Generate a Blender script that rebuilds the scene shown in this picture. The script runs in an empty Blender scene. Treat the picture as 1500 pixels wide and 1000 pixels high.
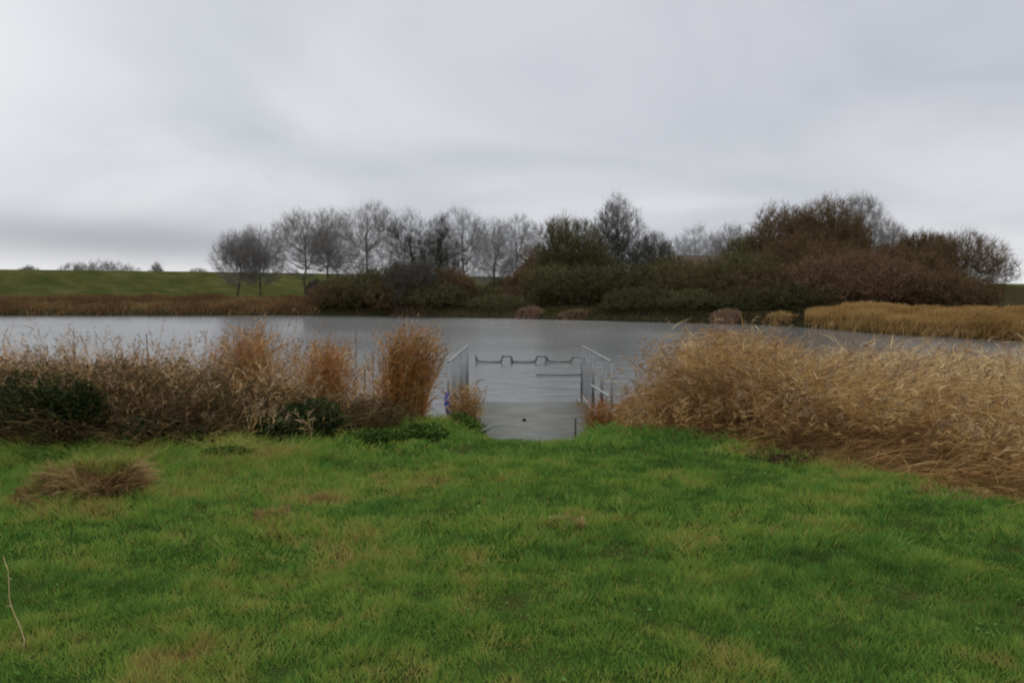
import bpy, math, random
import numpy as np
from math import radians as R

# ------------------------------------------------------------------ camera, world, sun, exposure
scene = bpy.context.scene
col = scene.collection
EYE = 1.6
FPX = 1155.0                     # focal length in pixels of the 1500 px wide photograph
PITCH = math.atan(82 / FPX)
cam_d = bpy.data.cameras.new('camera'); cam = bpy.data.objects.new('camera', cam_d); col.objects.link(cam)
cam.location = (0, 0, EYE); cam.rotation_euler = (R(90) - PITCH, 0, 0)
cam_d.sensor_width = 36; cam_d.lens = 36 * FPX / 1500; cam_d.clip_start = 0.05; cam_d.clip_end = 8000
scene.camera = cam
scene.render.engine = 'CYCLES'
scene.cycles.use_denoising = True
scene.cycles.max_bounces = 6; scene.cycles.diffuse_bounces = 3; scene.cycles.transparent_max_bounces = 12
scene.cycles.pixel_filter_type = 'BLACKMAN_HARRIS'; scene.cycles.filter_width = 2.1
vs = scene.view_settings
vs.view_transform = 'Standard'; vs.look = 'None'; vs.gamma = 1; vs.use_curve_mapping = False; vs.exposure = 0.0

world = bpy.data.worlds.new('World'); scene.world = world; world.use_nodes = True
def node(nt, typ, **kw):
    n = nt.nodes.new(typ)
    for k, v in kw.items():
        if k in ('op',): n.operation = v
        elif hasattr(n, k): setattr(n, k, v)
    return n
def math_n(nt, op, a, b=None, c=None, clamp=False):
    n = nt.nodes.new('ShaderNodeMath'); n.operation = op; n.use_clamp = clamp
    for i, v in enumerate((a, b, c)):
        if v is None: continue
        if isinstance(v, (int, float)): n.inputs[i].default_value = v
        else: nt.links.new(v, n.inputs[i])
    return n.outputs[0]
def ramp_n(nt, fac, stops, interp='LINEAR'):
    n = nt.nodes.new('ShaderNodeValToRGB'); cr = n.color_ramp; cr.interpolation = interp
    while len(cr.elements) < len(stops): cr.elements.new(0.5)
    for e, (p, c) in zip(cr.elements, stops):
        e.position = p; e.color = (*c, 1) if len(c) == 3 else c
    nt.links.new(fac, n.inputs[0]); return n.outputs[0]
def mix_n(nt, fac, a, b, blend='MIX'):
    n = nt.nodes.new('ShaderNodeMix'); n.data_type = 'RGBA'; n.blend_type = blend
    for s, v in ((0, fac), (6, a), (7, b)):
        if isinstance(v, (int, float)): n.inputs[s].default_value = v
        elif isinstance(v, tuple): n.inputs[s].default_value = (*v, 1)
        else: nt.links.new(v, n.inputs[s])
    return n.outputs[2]
def build_world():
    nt = world.node_tree; nt.nodes.clear()
    out = nt.nodes.new('ShaderNodeOutputWorld')
    sky = nt.nodes.new('ShaderNodeTexSky'); sky.sky_type = 'NISHITA'; sky.sun_disc = False
    sky.sun_elevation = R(38); sky.sun_rotation = R(-60)
    b1 = nt.nodes.new('ShaderNodeBackground'); nt.links.new(sky.outputs[0], b1.inputs[0]); b1.inputs[1].default_value = 0.08
    tc = nt.nodes.new('ShaderNodeTexCoord')
    sep = nt.nodes.new('ShaderNodeSeparateXYZ'); nt.links.new(tc.outputs['Generated'], sep.inputs[0])
    x, y, z = sep.outputs
    az = math_n(nt, 'ARCTAN2', x, y)                     # 0 ahead, negative to the left
    zc = math_n(nt, 'MAXIMUM', z, 0.0)
    # overcast: layered stratus, noise on a cloud-deck projection
    den = math_n(nt, 'ADD', zc, 0.22)
    px = math_n(nt, 'DIVIDE', x, den); py = math_n(nt, 'DIVIDE', y, den)
    cmb = nt.nodes.new('ShaderNodeCombineXYZ'); nt.links.new(px, cmb.inputs[0]); nt.links.new(py, cmb.inputs[1])
    n1 = nt.nodes.new('ShaderNodeTexNoise'); n1.inputs['Scale'].default_value = 0.9; n1.inputs['Detail'].default_value = 5
    n1.inputs['Roughness'].default_value = 0.45; n1.inputs['Distortion'].default_value = 0.6
    nt.links.new(cmb.outputs[0], n1.inputs['Vector'])
    base = ramp_n(nt, n1.outputs[0], [(0.32, (0.54, 0.565, 0.615)), (0.48, (0.63, 0.645, 0.695)), (0.66, (0.76, 0.77, 0.80))])
    # thicker grey bank low on the left
    def bump(v, c, w):
        d = math_n(nt, 'DIVIDE', math_n(nt, 'SUBTRACT', v, c), w)
        return math_n(nt, 'POWER', 2.718, math_n(nt, 'MULTIPLY', math_n(nt, 'MULTIPLY', d, d), -1.0))
    n2 = nt.nodes.new('ShaderNodeTexNoise'); n2.inputs['Scale'].default_value = 3.0; n2.inputs['Detail'].default_value = 4
    mp = nt.nodes.new('ShaderNodeMapping'); mp.inputs['Scale'].default_value = (1, 1, 3)
    nt.links.new(tc.outputs['Generated'], mp.inputs[0]); nt.links.new(mp.outputs[0], n2.inputs['Vector'])
    zw = math_n(nt, 'ADD', z, math_n(nt, 'MULTIPLY', math_n(nt, 'SUBTRACT', n2.outputs[0], 0.5), 0.05))
    bank = math_n(nt, 'MULTIPLY', bump(az, -0.50, 0.24), bump(zw, 0.060, 0.026))
    c = mix_n(nt, math_n(nt, 'MULTIPLY', bank, 0.95, clamp=True), base, (0.36, 0.375, 0.43))
    # brighter break at the upper left
    up = math_n(nt, 'MULTIPLY', bump(az, -0.70, 0.26), bump(zw, 0.25, 0.16))
    c = mix_n(nt, math_n(nt, 'MULTIPLY', up, 0.95, clamp=True), c, (0.90, 0.93, 0.94))
    # pale strip along the horizon
    strip = bump(zw, 0.006, 0.017)
    sides = math_n(nt, 'ADD', bump(az, -0.62, 0.38), math_n(nt, 'MULTIPLY', bump(az, 0.62, 0.22), 0.8), clamp=True)
    c = mix_n(nt, math_n(nt, 'MULTIPLY', math_n(nt, 'MULTIPLY', strip, sides), 1.2, clamp=True), c, (0.88, 0.89, 0.91))
    # an overcast sky is brighter towards the zenith (above the frame)
    zen = math_n(nt, 'MULTIPLY', math_n(nt, 'SUBTRACT', z, 0.45, clamp=True), ZEN)
    b2 = nt.nodes.new('ShaderNodeBackground'); nt.links.new(c, b2.inputs[0])
    nt.links.new(math_n(nt, 'ADD', zen, 1.0), b2.inputs[1])
    mx = nt.nodes.new('ShaderNodeMixShader'); mx.inputs[0].default_value = 0.93
    nt.links.new(b1.outputs[0], mx.inputs[1]); nt.links.new(b2.outputs[0], mx.inputs[2]); nt.links.new(mx.outputs[0], out.inputs[0])
ZEN = 4.0
build_world()
sun_d = bpy.data.lights.new('sun', 'SUN'); sun_d.energy = 0.8; sun_d.angle = R(25); sun_d.color = (1, 0.97, 0.92)
sun = bpy.data.objects.new('sun', sun_d); col.objects.link(sun)
sun.rotation_euler = (R(52), 0, R(-60 + 90 + 90 + 60))

# ------------------------------------------------------------------ helpers
rng = np.random.default_rng(7)
CP, SP = math.cos(PITCH), math.sin(PITCH)
def ray(px, py):
    u = (px - 750) / FPX; v = (500 - py) / FPX
    return np.array([u, CP + v * SP, -SP + v * CP])
def at(px, py, Y):                      # world point where that pixel's ray reaches depth Y
    d = ray(px, py); t = Y / d[1]; return np.array([0, 0, EYE]) + d * t
def hit(px, py, z):
    d = ray(px, py); t = (z - EYE) / d[2]; return np.array([0, 0, EYE]) + d * t

def lat(ix, iy, seed):
    h = (ix.astype(np.int64) * 374761393 + iy.astype(np.int64) * 668265263 + seed * 1442695041) & 0x7fffffff
    h = ((h ^ (h >> 13)) * 1274126177) & 0x7fffffff
    return ((h ^ (h >> 16)) & 0xffff) / 65535.0
def vnoise(x, y, s, seed=0):
    x = np.asarray(x, float) / s; y = np.asarray(y, float) / s
    ix, iy = np.floor(x), np.floor(y); fx, fy = x - ix, y - iy
    fx = fx * fx * (3 - 2 * fx); fy = fy * fy * (3 - 2 * fy)
    a = lat(ix, iy, seed); b = lat(ix + 1, iy, seed); c = lat(ix, iy + 1, seed); d = lat(ix + 1, iy + 1, seed)
    return (a * (1 - fx) + b * fx) * (1 - fy) + (c * (1 - fx) + d * fx) * fy
def fbm(x, y, s, seed=0):
    return (vnoise(x, y, s, seed) + 0.5 * vnoise(x, y, s / 2.1, seed + 5) + 0.25 * vnoise(x, y, s / 4.3, seed + 9)) / 1.75

class Acc:
    def __init__(s): s.v = []; s.t = []; s.f4 = []; s.n = 0
    def raw(s, v, f4, tone):
        v = np.asarray(v, np.float32).reshape(-1, 3); f4 = np.asarray(f4, np.int32).reshape(-1, 4)
        s.v.append(v); s.f4.append(f4 + s.n); s.t.append(np.broadcast_to(np.asarray(tone, np.float32), (len(v),)).copy()); s.n += len(v)
    def ribbon(s, C, W, tone, side=None):
        n, K, _ = C.shape
        T = np.gradient(C, axis=1)
        if side is None:
            side = rng.normal(size=(n, 3)); side[:, 2] *= 0.4
        S = np.cross(T, side[:, None, :]); S /= np.linalg.norm(S, axis=2, keepdims=True) + 1e-9
        W = np.broadcast_to(W, (n, K))[..., None] * 0.5
        V = np.stack([C - S * W, C + S * W], axis=2).reshape(-1, 3)
        i = np.arange(n)[:, None] * K * 2 + np.arange(K - 1)[None] * 2
        F = np.stack([i, i + 1, i + 3, i + 2], -1)
        tone = np.asarray(tone, float)
        if tone.ndim == 1: tone = np.repeat(tone, K * 2)
        elif tone.ndim == 2: tone = np.repeat(tone.reshape(-1), 2)
        s.raw(V, F, tone)
    def tube(s, C, Rr, tone, k=4):
        n, K, _ = C.shape
        T = np.gradient(C, axis=1); T /= np.linalg.norm(T, axis=2, keepdims=True) + 1e-9
        ref = np.zeros_like(T); ref[..., 0] = 1; m = np.abs(T[..., 0]) > 0.8; ref[m] = (0, 1, 0)
        A = np.cross(T, ref); A /= np.linalg.norm(A, axis=2, keepdims=True) + 1e-9
        B = np.cross(T, A)
        Rr = np.broadcast_to(Rr, (n, K))
        an = np.arange(k) * 2 * math.pi / k
        V = C[:, :, None] + Rr[:, :, None, None] * (np.cos(an)[None, None, :, None] * A[:, :, None] + np.sin(an)[None, None, :, None] * B[:, :, None])
        base = np.arange(n)[:, None, None] * K * k + np.arange(K - 1)[None, :, None] * k
        j = np.arange(k)[None, None]; j2 = (j + 1) % k
        F = np.stack([base + j, base + j2, base + k + j2, base + k + j], -1)
        tone = np.asarray(tone, float)
        if tone.ndim == 1: tone = np.repeat(tone, K * k)
        s.raw(V.reshape(-1, 3), F, tone)
        if k == 4:                                   # end caps
            e0 = (np.arange(n) * K * k)[:, None] + np.arange(4)[None, ::-1]; e1 = (np.arange(n) * K * k + (K - 1) * k)[:, None] + np.arange(4)[None]
            s.f4.append((np.concatenate([e0, e1]) + s.n - n * K * k).astype(np.int32))
    def leaves(s, P, size, tone, asp=0.55, flat=0.0):
        n = len(P); a = rng.normal(size=(n, 3)); a[:, 2] *= (1 - flat) ; a /= np.linalg.norm(a, axis=1, keepdims=True)
        b = np.cross(a, rng.normal(size=(n, 3))); b /= np.linalg.norm(b, axis=1, keepdims=True)
        z = np.asarray(size).reshape(-1, 1) * 0.5
        nrm = np.cross(a, b)
        V = np.stack([P - a * z, P + b * z * asp + nrm * z * .15, P + a * z, P - b * z * asp + nrm * z * .15], 1)
        s.raw(V.reshape(-1, 3), np.arange(n * 4).reshape(n, 4), np.repeat(np.broadcast_to(tone, (n,)), 4))
    def box(s, lo, hi, tone=0.5, M=None):
        lo = np.array(lo, float); hi = np.array(hi, float)
        v = np.array([[(lo, hi)[(i >> a) & 1][a] for a in range(3)] for i in range(8)])
        if M is not None: v = v @ np.array(M).T
        s.raw(v, [[0, 2, 3, 1], [4, 5, 7, 6], [0, 1, 5, 4], [2, 6, 7, 3], [0, 4, 6, 2], [1, 3, 7, 5]], tone)
    def build(s, name, mat, parent=None, smooth=False, loc=None):
        V = np.concatenate(s.v); F = np.concatenate(s.f4); T = np.concatenate(s.t)
        if loc is not None: V = V - np.asarray(loc, np.float32)
        me = bpy.data.meshes.new(name)
        me.vertices.add(len(V)); me.vertices.foreach_set('co', V.astype(np.float32).ravel())
        me.loops.add(len(F) * 4); me.loops.foreach_set('vertex_index', F.ravel().astype(np.int32))
        me.polygons.add(len(F)); me.polygons.foreach_set('loop_start', np.arange(len(F), dtype=np.int32) * 4)
        if smooth: me.polygons.foreach_set('use_smooth', np.ones(len(F), dtype=bool))
        me.update(calc_edges=True)
        a = me.attributes.new('tone', 'FLOAT', 'POINT'); a.data.foreach_set('value', T.astype(np.float32))
        me.materials.append(mat)
        o = bpy.data.objects.new(name, me); col.objects.link(o)
        if parent is not None: o.parent = parent
        elif loc is not None: o.location = loc
        return o
def empty(name, loc):
    o = bpy.data.objects.new(name, None); col.objects.link(o); o.location = loc; return o
def tag(o, label=None, cat=None, group=None, kind=None):
    if label: o['label'] = label
    if cat: o['category'] = cat
    if group: o['group'] = group
    if kind: o['kind'] = kind
    return o

# ------------------------------------------------------------------ materials
def mat_tone(name, stops, rough=0.85, trans=0.25, spec=0.07, noise=None, metallic=0.0):
    m = bpy.data.materials.new(name); m.use_nodes = True; nt = m.node_tree; nt.nodes.clear()
    out = nt.nodes.new('ShaderNodeOutputMaterial'); p = nt.nodes.new('ShaderNodeBsdfPrincipled')
    at_ = nt.nodes.new('ShaderNodeAttribute'); at_.attribute_name = 'tone'
    c = ramp_n(nt, at_.outputs['Fac'], stops)
    if noise:
        tc = nt.nodes.new('ShaderNodeTexCoord'); n = nt.nodes.new('ShaderNodeTexNoise'); n.inputs['Scale'].default_value = noise
        n.inputs['Detail'].default_value = 5; nt.links.new(tc.outputs['Object'], n.inputs['Vector'])
        c = mix_n(nt, 0.75, c, ramp_n(nt, n.outputs[0], [(0.3, (.55, .55, .55)), (0.7, (1.35, 1.32, 1.25))]), 'MULTIPLY')
    nt.links.new(c, p.inputs['Base Color']); p.inputs['Roughness'].default_value = rough
    p.inputs['Specular IOR Level'].default_value = spec; p.inputs['Metallic'].default_value = metallic
    if trans > 0:
        t = nt.nodes.new('ShaderNodeBsdfTranslucent'); nt.links.new(c, t.inputs[0])
        mx = nt.nodes.new('ShaderNodeMixShader'); mx.inputs[0].default_value = trans
        nt.links.new(p.outputs[0], mx.inputs[1]); nt.links.new(t.outputs[0], mx.inputs[2]); nt.links.new(mx.outputs[0], out.inputs[0])
    else: nt.links.new(p.outputs[0], out.inputs[0])
    return m
def mat_noise(name, stops, scale, rough=0.9, bump=0.3, bscale=20, detail=6, spec=0.2, stretch=(1, 1, 1)):
    m = bpy.data.materials.new(name); m.use_nodes = True; nt = m.node_tree; p = nt.nodes['Principled BSDF']
    tc = nt.nodes.new('ShaderNodeTexCoord'); mp = nt.nodes.new('ShaderNodeMapping'); mp.inputs['Scale'].default_value = stretch
    nt.links.new(tc.outputs['Object'], mp.inputs[0])
    n = nt.nodes.new('ShaderNodeTexNoise'); n.inputs['Scale'].default_value = scale; n.inputs['Detail'].default_value = detail
    n.inputs['Roughness'].default_value = 0.6; nt.links.new(mp.outputs[0], n.inputs['Vector'])
    nt.links.new(ramp_n(nt, n.outputs[0], stops), p.inputs['Base Color']); p.inputs['Roughness'].default_value = rough
    p.inputs['Specular IOR Level'].default_value = spec
    b = nt.nodes.new('ShaderNodeTexNoise'); b.inputs['Scale'].default_value = bscale; b.inputs['Detail'].default_value = 5
    nt.links.new(mp.outputs[0], b.inputs['Vector'])
    bu = nt.nodes.new('ShaderNodeBump'); bu.inputs['Strength'].default_value = bump; bu.inputs['Distance'].default_value = 0.05
    nt.links.new(b.outputs[0], bu.inputs['Height']); nt.links.new(bu.outputs[0], p.inputs['Normal'])
    return m

M_GRASS = mat_tone('meadow_grass', [(0, (.060, .130, .026)), (.28, (.110, .225, .038)), (.50, (.180, .285, .046)), (.68, (.265, .300, .060)), (.84, (.35, .29, .085)), (1, (.25, .16, .06))], trans=.3, rough=.6)
M_SOIL = mat_noise('meadow_soil', [(.3, (.014, .035, .006)), (.5, (.026, .046, .009)), (.7, (.045, .036, .014))], 1.2, bump=.6, bscale=12, spec=0, rough=1)
def far_mud():
    nt = M_SOIL.node_tree; p = nt.nodes['Principled BSDF']; src = p.inputs['Base Color'].links[0].from_socket
    tc = nt.nodes.new('ShaderNodeTexCoord'); sep = nt.nodes.new('ShaderNodeSeparateXYZ'); nt.links.new(tc.outputs['Object'], sep.inputs[0])
    f = math_n(nt, 'MULTIPLY', math_n(nt, 'SUBTRACT', sep.outputs[1], 14.0), .3, clamp=True)
    nt.links.new(mix_n(nt, f, src, (.032, .028, .014)), p.inputs['Base Color'])
far_mud()
M_LEVEE = mat_noise('levee_grass', [(.32, (.034, .040, .012)), (.5, (.050, .054, .016)), (.68, (.078, .070, .028))], .35, bump=.5, bscale=1.2, stretch=(1, 1, 2), rough=1, spec=0)
M_REED = mat_tone('dry_reed', [(0, (.10, .050, .022)), (.25, (.25, .135, .054)), (.5, (.42, .258, .098)), (.75, (.56, .395, .175)), (1, (.68, .55, .32))], trans=.3)
M_REEDO = mat_tone('rust_reed', [(0, (.15, .06, .02)), (.4, (.33, .145, .04)), (.75, (.46, .235, .075)), (1, (.56, .38, .18))], trans=.3)
M_PLUME = mat_tone('reed_plume', [(0, (.13, .085, .05)), (.5, (.29, .19, .11)), (1, (.48, .36, .22))], trans=.3)
M_WEED = mat_tone('dead_weed', [(0, (.040, .028, .012)), (.5, (.095, .062, .026)), (.8, (.16, .105, .042)), (1, (.20, .17, .065))], trans=.15)
M_BRAM = mat_tone('bramble_leaf', [(0, (.016, .024, .008)), (.5, (.036, .050, .015)), (.85, (.065, .085, .024)), (1, (.12, .10, .035))], trans=.2, rough=.7, spec=.03)
M_BARK = mat_tone('grey_bark', [(0, (.05, .045, .038)), (1, (.14, .125, .11))], trans=0, rough=.9, noise=6)
M_TWIG = {
 'grey': mat_tone('hazed_grey_twigs', [(0, (.14, .13, .115)), (1, (.28, .265, .24))], trans=.1),  # twig colour lightened to stand in for haze over the far bank
 'pale': mat_tone('hazed_pale_twigs', [(0, (.20, .20, .19)), (1, (.34, .335, .32))], trans=.1),  # paler still: distance haze put into the colour, no air is built
 'dark': mat_tone('dark_twigs', [(0, (.045, .042, .032)), (1, (.12, .11, .085))], trans=.1),
 'brown': mat_tone('brown_twigs', [(0, (.066, .042, .018)), (.6, (.130, .085, .040)), (1, (.20, .14, .072))], trans=.2),
 'russet': mat_tone('russet_twigs', [(0, (.090, .050, .026)), (.6, (.165, .100, .056)), (1, (.24, .155, .09))], trans=.15),
 'olive': mat_tone('olive_twigs', [(0, (.050, .046, .018)), (.6, (.105, .094, .038)), (1, (.165, .145, .068))], trans=.15),
 'green': mat_tone('green_shrub', [(0, (.036, .036, .014)), (.6, (.078, .074, .030)), (1, (.125, .115, .055))], trans=.15),
}
M_IVY = mat_tone('ivy_leaf', [(0, (.010, .018, .008)), (1, (.035, .048, .018))], trans=.1, rough=.5)
M_GALV = mat_tone('galvanised_steel', [(0, (.17, .175, .175)), (1, (.26, .265, .265))], trans=0, rough=.5, spec=.5, noise=9, metallic=.35)
M_DARKST = mat_tone('dark_wet_steel', [(0, (.05, .05, .05)), (1, (.10, .10, .10))], trans=0, rough=.4, spec=.5, noise=9)
M_BLUE = mat_tone('blue_fabric', [(0, (.02, .05, .30)), (1, (.05, .12, .50))], trans=0, rough=.6, noise=14)
M_CONC = mat_noise('wet_concrete', [(.3, (.042, .047, .034)), (.5, (.068, .071, .058)), (.7, (.095, .098, .084))], 1.8, rough=.7, bump=.15, bscale=30, spec=.25)
def concrete_detail():
    nt = M_CONC.node_tree; p = nt.nodes['Principled BSDF']; src = p.inputs['Base Color'].links[0].from_socket
    tc = nt.nodes.new('ShaderNodeTexCoord'); sep = nt.nodes.new('ShaderNodeSeparateXYZ'); nt.links.new(tc.outputs['Object'], sep.inputs[0])
    n = nt.nodes.new('ShaderNodeTexNoise'); n.inputs['Scale'].default_value = 2.5; n.inputs['Detail'].default_value = 4; nt.links.new(tc.outputs['Object'], n.inputs['Vector'])
    e = math_n(nt, 'ADD', math_n(nt, 'ABSOLUTE', sep.outputs[0]), math_n(nt, 'MULTIPLY', math_n(nt, 'SUBTRACT', n.outputs[0], .5), 1.2))
    f = math_n(nt, 'MULTIPLY', math_n(nt, 'SUBTRACT', e, .75), 2.2, clamp=True)
    c = mix_n(nt, math_n(nt, 'MULTIPLY', f, .7), src, (.030, .038, .016))
    g = math_n(nt, 'ABSOLUTE', math_n(nt, 'SUBTRACT', math_n(nt, 'FRACT', math_n(nt, 'MULTIPLY', sep.outputs[1], .42)), .5))     # cast joints every 2.4 m
    j = math_n(nt, 'LESS_THAN', g, .006)
    nt.links.new(mix_n(nt, math_n(nt, 'MULTIPLY', j, .7), c, (.02, .02, .017)), p.inputs['Base Color'])
concrete_detail()
M_MUD = mat_noise('bank_mud', [(.3, (.018, .015, .010)), (.7, (.05, .04, .026))], 1.5)
M_ROOF = mat_noise('brown_roof', [(.3, (.045, .03, .02)), (.7, (.08, .055, .035))], 3, stretch=(1, 1, 1))
M_WALL = mat_noise('dark_boards', [(.3, (.05, .035, .025)), (.7, (.09, .065, .045))], 5)

def mat_water():
    m = bpy.data.materials.new('pond_water'); m.use_nodes = True; nt = m.node_tree; nt.nodes.clear()
    out = nt.nodes.new('ShaderNodeOutputMaterial')
    tc = nt.nodes.new('ShaderNodeTexCoord'); mp = nt.nodes.new('ShaderNodeMapping'); mp.inputs['Scale'].default_value = (.8, 1.6, 1)
    mp.inputs['Rotation'].default_value = (0, 0, R(12))
    nt.links.new(tc.outputs['Object'], mp.inputs[0])
    h = None
    for sc_, w in ((.9, .55), (3.2, .28), (9, .10)):
        n = nt.nodes.new('ShaderNodeTexNoise'); n.inputs['Scale'].default_value = sc_; n.inputs['Detail'].default_value = 3; n.inputs['Distortion'].default_value = .4
        nt.links.new(mp.outputs[0], n.inputs['Vector']); t = math_n(nt, 'MULTIPLY', n.outputs[0], w)
        h = t if h is None else math_n(nt, 'ADD', h, t)
    g = nt.nodes.new('ShaderNodeTexNoise'); g.inputs['Scale'].default_value = .07; g.inputs['Detail'].default_value = 2
    nt.links.new(tc.outputs['Object'], g.inputs['Vector'])
    bu = nt.nodes.new('ShaderNodeBump'); bu.inputs['Distance'].default_value = .10
    nt.links.new(math_n(nt, 'ADD', math_n(nt, 'MULTIPLY', ramp_n(nt, g.outputs[0], [(.38, (0, 0, 0)), (.62, (1, 1, 1))]), .65), .12), bu.inputs['Strength'])
    nt.links.new(h, bu.inputs['Height'])
    gl = nt.nodes.new('ShaderNodeBsdfGlossy'); gl.inputs['Roughness'].default_value = .16; gl.inputs['Color'].default_value = (.95, .96, .97, 1)
    nt.links.new(bu.outputs[0], gl.inputs['Normal'])
    tr = nt.nodes.new('ShaderNodeBsdfTransparent'); tr.inputs[0].default_value = (.50, .54, .50, 1)
    df = nt.nodes.new('ShaderNodeBsdfDiffuse'); df.inputs[0].default_value = (.10, .11, .105, 1)
    under = nt.nodes.new('ShaderNodeMixShader'); under.inputs[0].default_value = .45
    nt.links.new(tr.outputs[0], under.inputs[1]); nt.links.new(df.outputs[0], under.inputs[2])
    fr = nt.nodes.new('ShaderNodeFresnel'); fr.inputs[0].default_value = 1.33; nt.links.new(bu.outputs[0], fr.inputs['Normal'])
    mx = nt.nodes.new('ShaderNodeMixShader'); nt.links.new(fr.outputs[0], mx.inputs[0])
    nt.links.new(under.outputs[0], mx.inputs[1]); nt.links.new(gl.outputs[0], mx.inputs[2]); nt.links.new(mx.outputs[0], out.inputs[0])
    return m
M_WATER = mat_water()

# ------------------------------------------------------------------ terrain
WZ = -0.8
shore_px = [(0, 462), (250, 462), (550, 462), (650, 464.5), (760, 466.5), (900, 470), (1000, 473), (1100, 475), (1190, 480), (1300, 489), (1400, 494), (1500, 500)]
sh = np.array([hit(a, b, WZ)[:2] for a, b in shore_px])
SX = np.concatenate([[-400, -150, -80], sh[:, 0], [26, 34, 45, 60]]); SY = np.concatenate([[58, 60, 62], sh[:, 1], [30, 22, 12, 10]])
def ys(x): return np.interp(x, SX, SY)
def yn(x): return 12.0 + 0.5 * np.sin(np.asarray(x) * 0.7) * (np.abs(np.asarray(x) - .3) > 2)
DECK_X0, DECK_X1, DECK_Y0, DECK_Y1 = -0.93, 1.46, 10.9, 22.0
def deckz(y): return -0.62 - 0.034 * (np.asarray(y) - 10.9)
def H(x, y):
    x = np.asarray(x, float); y = np.asarray(y, float)
    a = y - yn(x); b = ys(x) - y
    hn = np.interp(a, [-3.9, -2.6, -1.3, 0, 2], [0, -.14, -.40, -.8, -1.7])
    hf = np.interp(-b, [-2, -.15, .25, 1.2, 6], [-1.7, -.95, -.45, -.35, -.25])
    h = np.where(y < (yn(x) + ys(x)) / 2, hn, hf)
    h = np.where(ys(x) < yn(x) + .5, np.maximum(hn, hf), h)
    near = np.clip((14 - y) / 4, 0, 1)
    h = h + near * ((fbm(x, y, 1.3, 3) - .5) * .09 + (vnoise(x, y, .35, 4) - .5) * .025)
    h = h - .10 * np.clip(1 - np.abs(x - .25) / .9, 0, 1) * np.clip((y - 6.5) / 2.5, 0, 1) * np.clip((9.5 - y), 0, 1)
    cor = np.clip(1.0 - np.abs(x - .22), 0, 1) * 1.25      # the path dips to the head of the slip
    h = h - np.where(y > 8.0, .22 * np.clip(y - 8.5, 0, 2.0), 0) * np.minimum(cor * 1.3, 1) * np.clip((12.2 - y), 0, 1)
    deck = (x > DECK_X0 - .12) & (x < DECK_X1 + .12) & (y > DECK_Y0 - .25) & (y < 22.5)
    return np.where(deck, np.minimum(h, deckz(np.maximum(y, 10.9)) - .12), h)
def build_ground():
    xs = np.concatenate([-np.geomspace(3000, 100, 14), np.arange(-92, -16, 2.0), np.arange(-16, -10, .5), np.arange(-10, 10, .16), np.arange(10, 60, .7), np.geomspace(62, 3000, 20)])
    yy = np.concatenate([[-300, -60, -20, -8, -3, 0, 1], np.arange(1.6, 14, .12), np.arange(14, 100, .6), np.geomspace(101, 5000, 22)])
    X, Y = np.meshgrid(xs, yy); Z = H(X, Y)
    V = np.stack([X, Y, Z], -1).reshape(-1, 3); nx = len(xs)
    i = (np.arange(len(yy) - 1)[:, None] * nx + np.arange(nx - 1)[None])
    F = np.stack([i, i + 1, i + nx + 1, i + nx], -1)
    A = Acc(); A.raw(V, F, .5); return tag(A.build('ground', M_SOIL, smooth=True), kind='structure')
build_ground()
A = Acc(); A.raw([[-400, 9.3, WZ], [75, 9.3, WZ], [75, 90, WZ], [-400, 90, WZ]], [[0, 1, 2, 3]], .5)
tag(A.build('water', M_WATER), kind='structure')

# levee: swept bank behind the far shore
def levee():
    pts = np.array([(-260, 20), (-150, 52), (-100, 76), (-64, 100), (-39, 124), (-8, 172), (50, 320), (200, 560), (420, 800), (900, 1300)], float)
    t = np.arange(len(pts)); tt = np.linspace(0, len(pts) - 1, 160)
    px = np.interp(tt, t, pts[:, 0]); py = np.interp(tt, t, pts[:, 1])
    k = np.ones(9) / 9
    for _ in range(2):
        px[4:-4] = np.convolve(px, k, 'valid'); py[4:-4] = np.convolve(py, k, 'valid')
    dx = np.gradient(px); dy = np.gradient(py); l = np.hypot(dx, dy); nx, ny = dy / l, -dx / l      # towards the water
    prof = [(16, -.55), (14, -.3), (8, 1.4), (2.2, 3.35), (1.2, 3.58), (0, 3.62), (-2.5, 3.62), (-14, -.4)]
    V = []
    for o, z in prof:
        V.append(np.stack([px + nx * o, py + ny * o, np.full_like(px, z) ], -1))
    V = np.stack(V, 1); n, K, _ = V.shape
    i = np.arange(n - 1)[:, None] * K + np.arange(K - 1)[None]
    A = Acc(); A.raw(V.reshape(-1, 3), np.stack([i, i + 1, i + K + 1, i + K], -1), .5)
    tag(A.build('levee', M_LEVEE, smooth=True), kind='structure')
    return px, py, nx, ny
LV = levee()

# ------------------------------------------------------------------ generic strands
def curves(base, d, L, bend, K):
    t = np.linspace(0, 1, K)[None, :, None]
    L = np.asarray(L).reshape(-1, 1, 1)
    return base[:, None] + d[:, None] * L * t + bend[:, None] * L * t * t
def unit(v): return v / (np.linalg.norm(v, axis=-1, keepdims=True) + 1e-9)

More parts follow.
